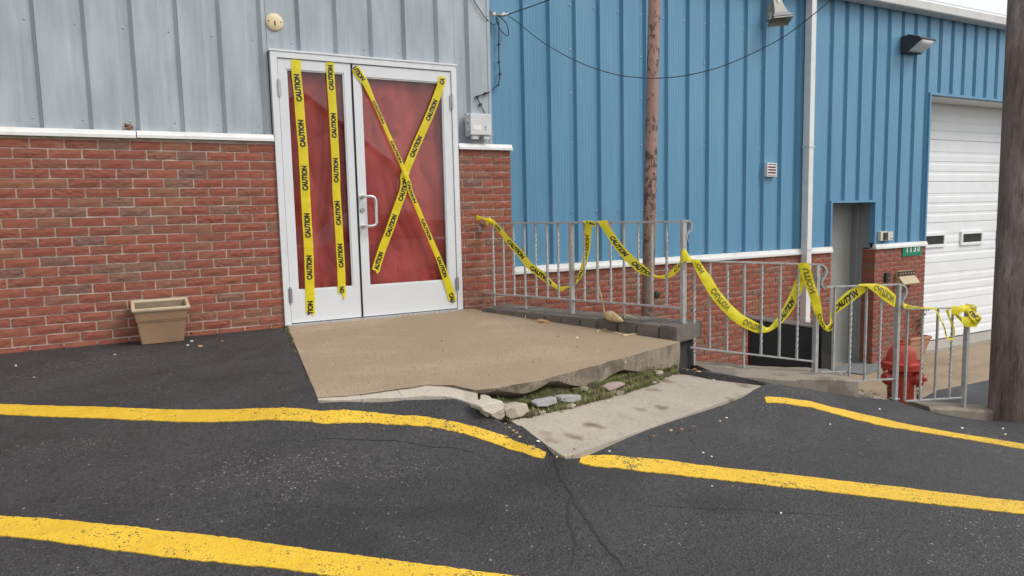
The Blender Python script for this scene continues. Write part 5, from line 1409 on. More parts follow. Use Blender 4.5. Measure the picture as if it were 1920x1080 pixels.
mb.add(V, [(k, (k+1) % 4, 4+(k+1) % 4, 4+k) for k in range(4)]+[(4, 5, 6, 7)]); mb.build('throat', 'grey_frame', hb_)
mb = MB(); c = (hd_+ht_)/2; mb.lathe([(0.05, 0), (0.05, Lh*0.4+0.1), (0.03, Lh*0.4+0.14)], ht_-ax*0.05, 16, ax); mb.build('driver', 'horn_paint', t, smooth=True)
mb = MB(); mb.box((hm_[0]-0.05, yh-0.012, hm_[2]-0.09), (hm_[0]+0.03, yh+0.02, hm_[2]+0.09)); mb.tube([hm_+np.array([-0.01, -0.01, 0.03]), hm_+np.array([0.0, -0.08, 0.03]), (hd_+ht_)/2-sx*0.05], 0.011, 8); mb.build('bracket', 'horn_paint', t)
# wall pack lamp
zl = zz(1640, 0, 4.911)
LX0, LX1 = 10.40, 10.93
lz1, lz0 = at_y(*zl(268, 325), YB)[2], at_y(*zl(268, 490), YB)[2]
t = thing('wall_lamp', (10.66, YB, lz0), 'dark bronze wall pack lamp with a pale prismatic lens, left above the garage door', 'wall lamp')
LX0 = at_y(*zl(262, 400), YB-0.02)[0]; LX1 = LX0+0.37
zt_l, zb_l = lz1-0.02, lz0
P = [(YB+0.02, zb_l), (YB+0.02, zt_l), (YB-0.10, zt_l+0.01), (YB-0.26, zt_l-0.055), (YB-0.265, zt_l-0.075), (YB-0.06, zb_l)]
n = len(P); mb = MB()
mb.add([(LX0, a, b) for a, b in P]+[(LX1, a, b) for a, b in P], [tuple(range(n)), tuple(range(2*n-1, n-1, -1))]+[(q, (q+1) % n, n+(q+1) % n, n+q) for q in range(n)])
mb.build('housing', 'bronze_dark', t, bevel=0.006)
# lens: bulges out of the slanted front
a = np.array([0, YB-0.262, zt_l-0.085]); b = np.array([0, YB-0.075, zb_l+0.012]); nrm = np.array([0, -(a[2]-b[2]), (a[1]-b[1])]); nrm /= np.linalg.norm(nrm)
if nrm[1] > 0: nrm = -nrm
mb = MB(); rows = 10; cols = 14; V = []
for i in range(rows+1):
    for k in range(cols+1):
        u, v = i/rows, k/cols; p = b*(1-u)+a*u; bl = 0.04*(1-(2*u-1)**4)*(1-(2*v-1)**6)+(0.003 if (k+i) % 2 else 0)
        p = p+nrm*(bl+0.002); V.append((LX0+0.04+(LX1-LX0-0.07)*v, p[1], p[2]))
mb.add(V, [(i*(cols+1)+k, (i+1)*(cols+1)+k, (i+1)*(cols+1)+k+1, i*(cols+1)+k+1) for i in range(rows) for k in range(cols)]); mb.build('lens', 'lens', t)
# louvre vent
t = thing('louvre_vent', (7.74, YB, 1.25), 'small white louvred vent with pinkish slats on the blue wall', 'vent')
vx0, vx1, vz0, vz1 = 7.655, 7.825, 1.252, 1.420
mb = MB(); w = 0.014
for A_, B_ in (((vx0, vz0), (vx0+w, vz1)), ((vx1-w, vz0), (vx1, vz1)), ((vx0+w, vz0), (vx1-w, vz0+w)), ((vx0+w, vz1-w), (vx1-w, vz1))): mb.box((A_[0], YB-0.03, A_[1]), (B_[0], YB+0.02, B_[1]))
mb.build('frame', 'white_trim', t)
mb = MB(); mb.box((vx0+w, YB+0.0, vz0+w), (vx1-w, YB+0.018, vz1-w)); mb.build('back', 'dark_gap', t)
for i in range(4):
    z = vz0+w+0.006+i*0.0345; mb = MB(); mb.hexa([(vx0+w, YB-0.036, z), (vx1-w, YB-0.036, z), (vx1-w, YB-0.006, z+0.022), (vx0+w, YB-0.006, z+0.022)], [(vx0+w, YB-0.036, z+0.005), (vx1-w, YB-0.036, z+0.005), (vx1-w, YB-0.006, z+0.027), (vx0+w, YB-0.006, z+0.027)]); mb.build('slat', 'pink_white', t)
# keypad boxes beside the side door
k1a, k1b = at_y(*zz(1540, 360, 7.71)(845, 572), YB-0.03), at_y(*zz(1540, 360, 7.71)(945, 700), YB-0.03)
t = thing('keypad_box', (k1a[0], YB, k1b[2]), 'bone coloured keypad box with a dark face, left one by the side door', 'keypad')
mb = MB(); mb.box((k1a[0]+0.02, YB-0.035, k1b[2]), (k1b[0], YB+0.02, k1a[2])); mb.build('housing', 'bone_plastic', t, bevel=0.004)
mb = MB(); xm = k1a[0]+0.075; mb.box((xm, YB-0.048, k1b[2]+0.012), (k1b[0]-0.004, YB-0.0355, k1a[2]-0.018)); mb.build('face', 'black_plastic', t, bevel=0.003)
for i in range(3):
    for j in range(3):
        pass
k2a, k2b = at_y(*zz(1540, 360, 7.71)(965, 575), YB-0.03), at_y(*zz(1540, 360, 7.71)(1030, 695), YB-0.03)
t = thing('switch_box', (k2a[0], YB, k2b[2]), 'plain bone coloured box with a small slot, right of the keypad box', 'intercom')
mb = MB(); mb.box((k2a[0], YB-0.035, k2b[2]), (k2b[0], YB+0.02, k2a[2])); mb.build('housing', 'bone_plastic', t, bevel=0.004)
mb = MB(); mb.box(((k2a[0]+k2b[0])/2, YB-0.037, k2b[2]+0.022), (k2b[0]-0.012, YB-0.0352, k2b[2]+0.032)); mb.build('slot', 'black_plastic', t)
# street number plate
zsn = zz(1620, 440, 5.4)
s0 = at_y(*zsn(392, 128), YB-0.012); s1 = at_y(*zsn(582, 205), YB-0.012)
t = thing('number_sign', (s0[0], YB, s1[2]), 'green street number sign reading 1130 under the white trim', 'sign')
mb = MB(); mb.box((s0[0], YB-0.014, s1[2]), (s1[0], YB-0.010, s0[2]+0.045)); mb.build('plate', 'sign_green', t, bevel=0.001)
def flat_text(txt, name, mat, parent, x0, x1, zb, zt, y, th=0.0008, spacing=None):
    m = MB(); n = len(txt); W = (x1-x0)
    for i, ch in enumerate(txt):
        vs, fs = text_mesh(ch, 0.02); cw = W/n; gw = cw*(0.22 if ch == '1' else 0.60); cx = x0+cw*(i+0.5)
        m.add([(cx+v[0]*gw, y, zb+(v[1]+0.5)*(zt-zb)) for v in vs], fs)
    return m.build(name, mat, parent)
hN = s0[2]-s1[2]
flat_text('1130', 'numerals', 'sign_white', t, s0[0]+0.06, s1[0]-0.035, s1[2]+hN*0.40, s1[2]+hN*1.12, YB-0.0149)
# letter box and bell on the pier
m0 = at_y(*zsn(345, 372), YB-0.05); m1 = at_y(*zsn(525, 487), YB-0.12)
t = thing('mailbox', ((m0[0]+m1[0])/2, YB, m1[2]), 'tan slanted metal mailbox on the brick pier beside the garage', 'mailbox')
mx0, mx1 = m0[0]+0.02, m0[0]+0.40; mz1, mz0 = m0[2], m1[2]-0.03
P = [(YB+0.004, mz0), (YB+0.004, mz1), (YB-0.045, mz1), (YB-0.05, mz1-0.075), (YB-0.135, mz0+0.03), (YB-0.12, mz0+0.008)]; n = len(P)
mb = MB(); mb.add([(mx0, a, b) for a, b in P]+[(mx1, a, b) for a, b in P], [tuple(range(n)), tuple(range(2*n-1, n-1, -1))]+[(q, (q+1) % n, n+(q+1) % n, n+q) for q in range(n)])
mb.build('body', 'tan_metal', t, bevel=0.003)
mb = MB(); mb.box((mx0-0.006, YB-0.056, mz1-0.074), (mx1+0.006, YB-0.046, mz1-0.004)); cr_ = mb.build('cresting', 'dark_brown', t)
mb = MB()
for i in range(6): mb.lathe([(0.012, 0), (0.012, 0.003)], (mx0+0.03+i*(mx1-mx0-0.06)/5, YB-0.0565, mz1-0.04), 8, (0, -1, 0))
mb.build('rosette', 'tan_metal', cr_)
b0 = at_y(*zsn(225, 388), YB-0.03); b1 = at_y(*zsn(265, 475), YB-0.03)
t = thing('door_bell_box', (b0[0], YB, b1[2]), 'small dark box on the brick pier left of the mailbox', 'box')
mb = MB(); mb.box((b0[0], YB-0.035, b1[2]), (b1[0], YB+0.004, b0[2])); mb.build('housing', 'black_plastic', t, bevel=0.004)
mb = MB(); mb.lathe([(0.010, 0), (0.009, 0.004)], ((b0[0]+b1[0])/2, YB-0.0355, b0[2]*0.4+b1[2]*0.6), 10, (0, -1, 0)); mb.build('button', 'grey_frame', t)
# pipe stub on the blue building's brick
ps = at_y(1229, 552, YB-0.06)
t = thing('pipe_stub', ps, 'short dark capped pipe sticking out of the brick wall behind the railing', 'pipe')
mb = MB(); mb.lathe([(0.03, -0.06), (0.03, 0.0), (0.04, 0.002), (0.042, 0.035), (0.03, 0.042)], ps, 14, (0.15, -1, -0.15)); mb.build('cap', 'black_plastic', t, smooth=True)

# ================================================================== cables
def catmull(P, n=8):
    P = [np.asarray(p, float) for p in P]; Q = []
    for i in range(len(P)-1):
        p0 = P[max(i-1, 0)]; p1 = P[i]; p2 = P[i+1]; p3 = P[min(i+2, len(P)-1)]
        for t in np.linspace(0, 1, n+1)[:-1]:
            Q.append(0.5*((2*p1)+(-p0+p2)*t+(2*p0-5*p1+4*p2-p3)*t*t+(-p0+3*p1-3*p2+p3)*t**3))
    Q.append(P[-1]); return Q
zc = zz(860, 0, 3.6)
BR = at_y(*zc(262, 100), YB-0.02)
endp = np.array([6.9, -2.8, 4.0]); cn = np.cross(endp-BR, [0, 0, 1.0]); cn /= np.linalg.norm(cn)
def cable(pts, name, r, label, cat='cable', grp=None):
    m = MB(); m.tube(catmull(pts), r, 6); o = m.build(name, 'cable', loc=tuple(pts[0])); tag(o, label, cat, grp); return o
span = [at_plane(*p, BR, cn) for p in [zc(330, 104), zc(400, 152), zc(500, 235), zc(600, 305), zc(740, 385), zc(900, 455), zc(1080, 507), zc(1240, 525), zc(1360, 527), zc(1500, 515)]+[zh(110, 405), zh(230, 370), zh(350, 320), zh(470, 262), zh(580, 200), zh(680, 125), zh(760, 62), zh(825, 5), zh(900, -75), zh(1000, -190)]]
cable(span, 'overhead_cable', 0.0042, 'thin black cable sagging across the blue wall in front of the rusty pole')
cable([at_plane(*p, BR, cn) for p in (zc(335, 96), zc(420, 68), zc(520, 32), zc(610, -2), zc(760, -62), zc(1000, -170))], 'overhead_cable', 0.005, 'black cable rising to the upper right from the wall bracket')
cable([at_y(*zc(x, y), 0.02 if x < 205 else YB-0.08) if x < 200 else at_y(*zc(x, y), 0.03) for x, y in ((80, -40), (104, 4), (135, 55), (166, 101), (200, 140))]+[at_y(*zc(235, 168), 0.1), at_y(*zc(262, 150), YB-0.06)], 'overhead_cable', 0.004, 'short black cable dropping from the upper left to the wall bracket')
yw = YB-0.02
dl = [at_y(*zc(x, y), yw) for x, y in ((255, 112), (268, 150), (272, 215), (270, 300), (272, 420), (278, 500), (270, 560), (262, 578))]+[at_y(*zc(x, y), 0.3) for x, y in ((240, 592),)]+[at_y(*zc(x, y), 0.018) for x, y in ((205, 622), (180, 630), (135, 648), (125, 655), (140, 690), (155, 725), (178, 765))]
cable(dl, 'drop_cable', 0.005, 'black cable running down the wall from the bracket to the junction box')
cable([at_y(*zc(x, y), yw-0.02) for x, y in ((250, 118), (262, 160), (285, 205), (315, 235), (332, 240), (338, 225), (330, 180), (312, 145), (285, 120), (262, 108))], 'cable_loop', 0.0045, 'spare loop of black cable hanging at the wall bracket')
t = thing('cable_bracket', BR, 'galvanised cable bracket with an insulator where the wires meet the blue wall', 'bracket')
mb = MB(); mb.tube([at_y(*zc(212, 78), YB+0.01), at_y(*zc(240, 96), YB-0.04), at_y(*zc(290, 104), YB-0.08), at_y(*zc(340, 94), YB-0.1)], [0.012, 0.014, 0.015, 0.010], 8); mb.build('arm', 'steel', t)
for x, y in ((236, 98), (300, 98)):
    mb = MB(); c = at_y(*zc(x, y), YB-0.07); mb.lathe([(0.012, -0.02), (0.022, -0.012), (0.022, 0.012), (0.012, 0.02)], c, 10, (1, 0, 0.2)); mb.build('insulator', 'bone_plastic', t, smooth=True)
mb = MB()
for x, y, yy in ((272, 300, yw), (271, 420, yw), (278, 500, yw), (265, 575, yw), (180, 630, 0.018), (125, 652, 0.018), (147, 706, 0.018)):
    c = at_y(*zc(x, y), yy); mb.obox(c, [0.012, 0, 0.004], [0, 0.01, 0], [-0.003, 0, 0.009])
o = mb.build('cable_clip', 'cable', bpy.data.objects['drop_cable'])

# ================================================================== caution tape
def strip(mb, A, B, n=6, rip=0.0, seed=0):
    """A, B: matching edge points of the tape"""
    A2, B2 = catmull(A, n), catmull(B, n); k = len(A2); V = []
    for i in range(k):
        a, b = A2[i], B2[i]; t = A2[min(i+1, k-1)]-A2[max(i-1, 0)]; nn = np.cross(t, b-a); nn /= np.linalg.norm(nn)+1e-9
        if nn@(CAM-a) < 0: nn = -nn
        for f in (0, 0.25, 0.5, 0.75, 1):
            p = a*(1-f)+b*f; w = rip*noise.noise(Vector((p[0]*14+seed, p[1]*14, p[2]*14)))
            V.append(p+nn*(w+rip*0.6*math.sin(f*math.pi)))
    F = [(i*5+j, i*5+j+1, (i+1)*5+j+1, (i+1)*5+j) for i in range(k-1) for j in range(4)]
    mb.add(V, F); return np.array(V).reshape(k, 5, 3)
def word_on(mb, grid, txt, s0, s1, h=0.60, flip_along=False, flip_across=False, clip=None):
    """lay a word along the tape between arc lengths fractions s0..s1"""
    k = grid.shape[0]; c = grid[:, 2]; d = np.r_[0, np.cumsum(np.linalg.norm(np.diff(c, axis=0), axis=1))]; d /= d[-1]
    vs, fs = text_mesh(txt)
    V = []
    for x, y in vs:
        u = s0+(s1-s0)*((x+0.5) if not flip_along else (0.5-x)); w = 0.5-(y*h if not flip_across else -y*h)
        i = min(max(int(np.searchsorted(d, u))-1, 0), k-2); f = (u-d[i])/(d[i+1]-d[i]+1e-9)
        j = min(int(w*4), 3); g = w*4-j
        p = (grid[i, j]*(1-g)+grid[i, j+1]*g)*(1-f)+(grid[i+1, j]*(1-g)+grid[i+1, j+1]*g)*f
        e1 = grid[i+1, j]-grid[i, j]; e2 = grid[i, j+1]-grid[i, j]; nn = np.cross(e1, e2); nn /= np.linalg.norm(nn)+1e-9
        if nn@(CAM-p) < 0: nn = -nn
        V.append(p+nn*0.0016)
    mb.add(V, fs)
def jag(A, B, n, seed, start=True):
    return
def door_tape(center, yoff, width, words, label, seed, wid=None, torn=(0.03, 0.03), across='left'):
    C = [at_y(p[0], p[1], (yoff[i] if isinstance(yoff, (list, tuple)) else yoff)) for i, p in enumerate(center)]
    A, B = [], []
    for i in range(len(C)):
        t = C[min(i+1, len(C)-1)]-C[max(i-1, 0)]; t /= np.linalg.norm(t); s = np.cross(t, [0, -1.0, 0]); s /= np.linalg.norm(s)
        w = (wid[i] if wid else width)/2; A.append(C[i]-s*w); B.append(C[i]+s*w)
    m = MB(); g = strip(m, A, B, 8, 0.0034, seed)
    # ragged torn end
    tb = g[-1]; tdir = g[-1, 2]-g[-3, 2]; tdir /= np.linalg.norm(tdir); rs = random.Random(seed)
    if torn[1] > 0:
        outp = [tb[j]+tdir*rs.uniform(0.1, 1.0)*torn[1]*(1.6 if j in (0, 1) else 0.5) for j in range(5)]
        m.add(list(tb)+outp, [(j, j+1, 6+j, 5+j) for j in range(4)])
    o = m.build('caution_tape', 'tape', loc=tuple(C[0])); tag(o, label, 'caution tape', 'caution tapes stuck across the doors')
    # word positions are given as fractions found from pixel rows
    cc = g[:, 2]; pr = np.array([project(p) for p in cc]); d = np.r_[0, np.cumsum(np.linalg.norm(np.diff(cc, axis=0), axis=1))]; L = d[-1]
    for wd in words:
        m2 = MB()
        txt, (px, py), ln = wd[0], wd[1], wd[2]; fl = wd[3] if len(wd) > 3 else False
        i = np.argmin(np.hypot(pr[:, 0]-px, pr[:, 1]-py)); s = d[i]
        word_on(m2, g, txt, (s-ln/2)/L, (s+ln/2)/L, 0.62, fl[0] if fl else False, fl[1] if fl else False)
        m2.build('lettering', 'tape_ink', o)
    return o
zA = zz(480, 80, 3.857); zB = zz(480, 330, 3.6)
up = (True, False)
FL = (True, True)
yf = -0.0165
door_tape([zA(291, 124), zA(292, 230), zA(310, 390), zA(322, 560), zA(340, 760), zA(352, 980), zB(343, 280), zB(355, 480), zB(362, 700), zB(367, 905)], yf, 0.075,
          [('CAUTION', zA(312, 322), 0.215, FL), ('CAUTION', zA(333, 660), 0.215, FL), ('CAUTION', zA(350, 985), 0.20, FL), ('CAUTION', zB(350, 322), 0.20, FL), ('CAUTION', zB(360, 620), 0.20, FL), ('TION', zB(370, 880), 0.115, FL)],
          'left vertical caution tape on the narrow left door leaf', 3, torn=(0.0, 0.055))
door_tape([zA(535, 142), zA(543, 300), zA(557, 500), zA(567, 700), zA(578, 900), zB(543, 100), zB(553, 250), zB(565, 450), zB(575, 620), zB(580, 780)], yf, 0.066,
          [('CAUTION', zA(556, 258), 0.20, FL), ('CAUTION', zA(566, 588), 0.20, FL), ('CAUTION', zA(582, 912), 0.20, FL), ('CAUTION', zB(557, 247), 0.20, FL), ('CAUTION', zB(570, 538), 0.20, FL), ('ON', zB(578, 770), 0.055, FL)],
          'right vertical caution tape on the narrow left door leaf', 8, torn=(0.0, 0.05))
door_tape([zA(1352, 246), zA(1330, 330), zA(1270, 490), zA(1205, 640), zA(1140, 790), zA(1075, 960), zB(1000, 80), zB(950, 225), zB(900, 370), zB(850, 500), zB(810, 630)], -0.019, 0.070,
          [('CA', zA(1358, 282), 0.06, FL), ('CAUTION', zA(1272, 490), 0.20, FL), ('CAUTION', zA(1172, 765), 0.20, FL), ('CAUTION', zB(1000, 90), 0.20, FL), ('CAUTION', zB(912, 335), 0.20, FL), ('AUTION', zB(828, 580), 0.16, FL)],
          'wide diagonal caution tape on the right door leaf, from top right to lower left', 14, torn=(0.0, 0.03))
door_tape([zA(716, 180), zA(742, 225), zA(790, 290), zA(850, 420), zA(910, 555), zA(980, 715), zA(1045, 860), zA(1100, 1000), zB(1045, 110), zB(1090, 215), zB(1150, 360), zB(1210, 500), zB(1250, 600), zB(1290, 710), zB(1325, 830)],
          [-0.017, -0.018, -0.024, -0.028, -0.030, -0.031, -0.031, -0.031, -0.031, -0.031, -0.030, -0.029, -0.027, -0.022, -0.019], 0.045,
          [('UTION', zA(742, 225), 0.13), ('CAUTION', zA(872, 500), 0.20), ('CAUTION', zA(998, 798), 0.20), ('CAUTION', zB(1045, 110), 0.20), ('CAUTION', zB(1155, 365), 0.20), ('CAUTION', zB(1254, 610), 0.20), ('CAU', zB(1328, 822), 0.09)],
          'folded narrow diagonal caution tape on the right door leaf, from top left to lower right', 21, wid=[0.07, 0.075, 0.055, 0.034, 0.032, 0.034, 0.036, 0.040, 0.044, 0.044, 0.046, 0.050, 0.056, 0.070, 0.075], torn=(0.0, 0.03))

# one long tape woven along the railing
rt_ = thing('caution_tape', rail1(0.1, 0, 0.7), 'long yellow caution tape draped in swags along the whole railing', 'caution tape')
TB, WORDS = MB(), []
def seg(pl, up_, lo, offs, words=(), rip=0.007, seed=0, n=6):
    nrm = np.asarray(pl[1], float)/np.linalg.norm(pl[1])
    k = len(up_); of = offs if isinstance(offs, (list, tuple)) else [offs]*k
    A = [at_plane(p[0], p[1], pl[0]+nrm*o, nrm) for p, o in zip(up_, of)]
    B = [at_plane(p[0], p[1], pl[0]+nrm*(o+0.012), nrm) for p, o in zip(lo, of)]
    g = strip(TB, A, B, n, rip, seed)
    for wd in words:
        m2 = MB(); word_on(m2, g, wd[0], wd[1], wd[2], 0.60, wd[3], wd[4]); WORDS.append((m2, wd[-1]))
    return g
def pts(z, L): return [z(*p) for p in L]
F_, Bk = 0.028, -0.03
# tail and knot at the wall
seg(PL1, pts(z4, [(60, 162), (120, 160), (165, 182), (215, 190)]), pts(z4, [(85, 210), (130, 205), (170, 195), (212, 212)]), [0.06, 0.05, 0.04, 0.03], seed=1)
kc = onp(PL1, z4(232, 206))
for i, (rx, rz_, a) in enumerate(((0.034, 0.02, 0.3), (0.026, 0.03, 1.2), (0.036, 0.016, -0.5))):
    ring = [kc+RP*math.cos(t)*rx*math.cos(a)+np.array([0, 0, 1])*(math.sin(t)*rz_+math.cos(t)*rx*math.sin(a)*0.4)-RQ*(0.012*math.sin(2*t+i)+0.01) for t in np.linspace(0, 6.28, 13)]
    strip(TB, ring, [p-RQ*0.02+np.array([0, 0, -0.012]) for p in ring], 3, 0.003, i)
# first swag
seg(PL1, pts(z4, [(246, 195), (285, 235), (330, 285), (400, 362), (470, 435), (520, 505), (580, 552), (640, 603), (690, 655), (730, 680), (770, 682), (808, 680)]),
    pts(z4, [(240, 225), (275, 270), (308, 315), (358, 385), (430, 468), (490, 545), (552, 598), (625, 652), (690, 692), (738, 718), (775, 700), (804, 688)]),
    [F_, F_, F_, F_, F_, F_, 0.02, Bk*0.5, Bk, Bk, Bk, Bk], [('ION', 0.055, 0.125, False, False, 'f'), ('CAUTION', 0.245, 0.47, False, False, 'f'), ('CAUTION', 0.575, 0.80, False, False, 'f')], seed=2)
# thin twisted rise to the top rail
seg(PL1, pts(z4, [(845, 662), (862, 610), (880, 545), (896, 470), (906, 380), (910, 300), (908, 215)]), pts(z4, [(850, 664), (888, 618), (915, 560), (936, 480), (952, 390), (960, 300), (966, 214)]), Bk,
    [('CAUTION', 0.40, 0.80, False, True, 'b'), ('CAU', 0.08, 0.26, False, False, 'f')], seed=3)
seg(PL1, pts(z4, [(900, 210), (930, 206), (960, 206), (992, 225)]), pts(z4, [(908, 226), (945, 240), (975, 250), (990, 242)]), 0.03, [('CAU', 0.2, 0.95, False, False, 'f')], seed=4)
# second swag
seg(PL1, pts(z4, [(1076, 204), (1095, 250), (1140, 320), (1190, 388), (1250, 452), (1300, 500), (1350, 535), (1395, 580), (1432, 604), (1475, 601), (1515, 585), (1560, 545), (1600, 500), (1628, 460)]),
    pts(z4, [(1000, 208), (1035, 262), (1080, 330), (1130, 408), (1185, 478), (1240, 530), (1300, 580), (1370, 605), (1432, 618), (1470, 624), (1508, 628), (1560, 600), (1605, 555), (1634, 510)]),
    [0.03, F_, F_, F_, F_, F_, 0.02, -0.01, Bk, Bk, Bk, Bk, Bk, -0.01], [('CAUTION', 0.16, 0.375, False, False, 'f'), ('CAUTION', 0.455, 0.66, False, False, 'f'), ('CAU', 0.86, 0.965, False, False, 'b')], seed=5)
# wrap over the first end post
seg(PL2, pts(z4, [(1605, 478), (1615, 425), (1640, 413), (1660, 440), (1685, 482)]), pts(z4, [(1612, 520), (1628, 505), (1650, 500), (1668, 510), (1672, 515)]), [0.02, 0.035, 0.04, 0.04, 0.035], seed=6)
# third swag, on the second panel
seg(PL2, pts(z5, [(205, 108), (250, 170), (300, 240), (345, 318), (395, 385), (455, 455), (545, 535), (620, 580), (690, 612), (745, 640), (790, 598), (830, 545), (880, 455), (920, 375), (955, 285), (975, 210), (980, 160)]),
    pts(z5, [(148, 108), (185, 195), (235, 290), (285, 375), (345, 450), (410, 528), (500, 605), (590, 655), (670, 682), (745, 676), (800, 648), (850, 612), (910, 545), (960, 470), (1000, 385), (1028, 300), (1020, 230)]),
    [0.035, F_, F_, F_, F_, F_, F_, 0.02, Bk*0.5, Bk, Bk, Bk, Bk, Bk, Bk, Bk, -0.01],
    [('ION', 0.02, 0.085, False, True, 'b'), ('CAUTION', 0.185, 0.325, False, True, 'b'), ('CAUTION', 0.435, 0.56, False, True, 'b'), ('CAUTION', 0.70, 0.835, False, False, 'f')], seed=7)
# fourth swag, over the second post
ra = [z5(978, 140), z5(1005, 215), z5(1040, 320), z5(1080, 430), z5(1105, 520), z5(1135, 580)]+[z6(92, 622), z6(108, 642), z6(128, 652), z6(145, 640), z6(152, 600), z6(170, 565), z6(200, 545), z6(250, 508), z6(296, 470)]
rb = [z5(1066, 134), z5(1088, 215), z5(1115, 310), z5(1148, 410), z5(1166, 490), z5(1172, 560)]+[z6(104, 600), z6(112, 618), z6(124, 625), z6(135, 610), z6(142, 565), z6(158, 525), z6(185, 495), z6(235, 458), z6(290, 440)]
seg(PL2, ra, rb, [0.03, F_, F_, F_, F_, F_, F_, 0.02, 0.0, -0.02, Bk, Bk, Bk, Bk, Bk], [('UTION', 0.04, 0.23, False, False, 'b'), ('CAU', 0.385, 0.50, False, False, 'b'), ('ON', 0.565, 0.615, False, True, 'f'), ('CAUTION', 0.715, 0.93, False, True, 'f')], seed=8)
# fifth piece, over the third rail
seg(PL3, pts(z6, [(268, 437), (310, 437), (350, 438), (385, 450), (410, 468), (432, 492)]), pts(z6, [(262, 442), (300, 450), (335, 475), (370, 505), (400, 526), (426, 543)]), [0.03, 0.03, 0.03, 0.025, 0.02, 0.015], [('CAUTION', 0.35, 0.93, False, True, 'b')], seed=9)
# thin piece to the last post and hanging loop
seg(PL3, pts(z6, [(464, 524), (490, 532), (520, 539), (560, 541), (600, 543), (618, 549)]), pts(z6, [(464, 545), (490, 549), (520, 549), (560, 550), (598, 551), (612, 556)]), 0.03, [('CAUTION', 0.08, 0.6, False, True, 'b')], seed=10)
seg(PL4, pts(z6, [(612, 548), (626, 575), (642, 606), (652, 640), (660, 668), (672, 682), (688, 680), (690, 655), (682, 625), (668, 590), (655, 556)]),
    pts(z6, [(608, 552), (620, 580), (636, 614), (648, 648), (654, 676), (670, 690), (692, 686), (697, 655), (690, 620), (676, 585), (672, 550)]), [0.02, 0.025, 0.03, 0.03, 0.03, 0.03, 0.03, 0.03, 0.03, 0.03, 0.03], [('CAUTION', 0.22, 0.42, False, False, 'f')], seed=11, n=5)
# bunched knot and broad loop at the last post
seg(PL4, pts(z8, [(510, 142), (560, 140), (600, 132), (640, 145), (668, 165), (700, 185), (745, 222), (740, 255), (705, 300)]), pts(z8, [(515, 195), (545, 215), (590, 195), (605, 178), (640, 190), (665, 235), (690, 258), (690, 285), (700, 304)]), [0.03, 0.04, 0.045, 0.05, 0.05, 0.06, 0.07, 0.05, 0.03], [('CAU', 0.50, 0.80, True, True, 'f')], seed=12)
seg(PL4, pts(z8, [(540, 190), (570, 205), (600, 222), (650, 225), (690, 255), (715, 285)]), pts(z8, [(545, 222), (580, 255), (618, 300), (650, 305), (690, 303), (710, 302)]), [0.05, 0.05, 0.05, 0.055, 0.05, 0.04], [('CAU', 0.02, 0.28, False, False, 'f')], seed=13)
kc = onp(PL4, z8(618, 152))
for i, (rx, rz_, a) in enumerate(((0.05, 0.022, 0.2), (0.03, 0.034, 1.0), (0.04, 0.02, -0.7), (0.026, 0.026, 2.0))):
    c = kc+d4*(-0.03+0.03*i)
    ring = [c+d4*math.cos(t)*rx*math.cos(a)+np.array([0, 0, 1])*(math.sin(t)*rz_+math.cos(t)*rx*math.sin(a)*0.4)+n4*(0.012*math.sin(2*t+i)+0.02) for t in np.linspace(0, 6.28, 13)]
    strip(TB, ring, [p+n4*0.022+np.array([0, 0, -0.012]) for p in ring], 3, 0.004, i+5)
TB.build('ribbon', 'tape', rt_); 
for m2, side_ in WORDS: m2.build('lettering' if side_ == 'f' else 'reverse_lettering', 'tape_ink' if side_ == 'f' else 'tape_ink_back', rt_)

# ================================================================== litter
# dried corn husk lying on the curb
zk = zz(900, 480, 4.8)
def on_curb(x, y, z=0.05): return at_z(*zk(x, y), z)
hA, hB = on_curb(1120, 520, 0.075), on_curb(1290, 588, 0.062)
t = thing('dried_corn_husk', hA, 'dried tan corn husk with thin stalks lying on the block curb', 'corn husk')
ax = hB-hA; L = np.linalg.norm(ax); mb = MB(); pr = [(0.006, 0), (0.022, L*0.08), (0.038, L*0.28), (0.040, L*0.42), (0.030, L*0.66), (0.014, L*0.88), (0.003, L)]
mb.lathe(pr, hA, 16, ax); o = mb.build('husk', 'husk', t, smooth=True)
for v in o.data.vertices: v.co += Vector(noise.noise_vector(v.co*40))*0.004
mb = MB()
s_ = onp(PL1, zk(1072, 250)); mb.tube(catmull([hA, on_curb(1118, 480, 0.10), onp((PL1[0]-RQ*0.03, PL1[1]), zk(1105, 415)), onp((PL1[0]-RQ*0.02, PL1[1]), zk(1085, 330)), onp((PL1[0]-RQ*0.02, PL1[1]), zk(1066, 255))]), 0.004, 6)
mb.tube(catmull([hA, on_curb(1110, 490, 0.09), onp((PL1[0]-RQ*0.03, PL1[1]), zk(1095, 400)), onp((PL1[0]-RQ*0.02, PL1[1]), zk(1072, 300))]), 0.003, 5); mb.build('stalk', 'husk', t)
mb = MB()
for e in ((1430, 572), (1440, 565), (1380, 560)):
    a = on_curb(1190, 528, 0.062); b = on_curb(*e, 0.055); m_ = (a+b)/2+np.array([0, 0, 0.02]); s = np.cross(b-a, [0, 0, 1]); s /= np.linalg.norm(s)
    mb.add([a-s*.006, a+s*.006, m_+s*.009, m_-s*.009, b], [(0, 1, 2, 3), (3, 2, 4)])
mb.build('husk_leaf', 'husk', t)
def scrap(name, pix, surf, mat, label, h=0.006, cat='litter', grp=None):
    P = [surf(*p) for p in pix]; c = sum(P)/len(P); n = len(P); m = MB(); rs = random.Random(int(c[0]*1e4))
    top = [p+np.array([0, 0, h*rs.uniform(0.3, 1.0)]) for p in P]; m.add([p+np.array([0, 0, 0.001]) for p in P]+top, [tuple(range(n-1, -1, -1)), tuple(range(n, 2*n))]+[(i, (i+1) % n, n+(i+1) % n, n+i) for i in range(n)])
    o = m.build(name, mat, loc=tuple(c)); tag(o, label, cat, grp); return o
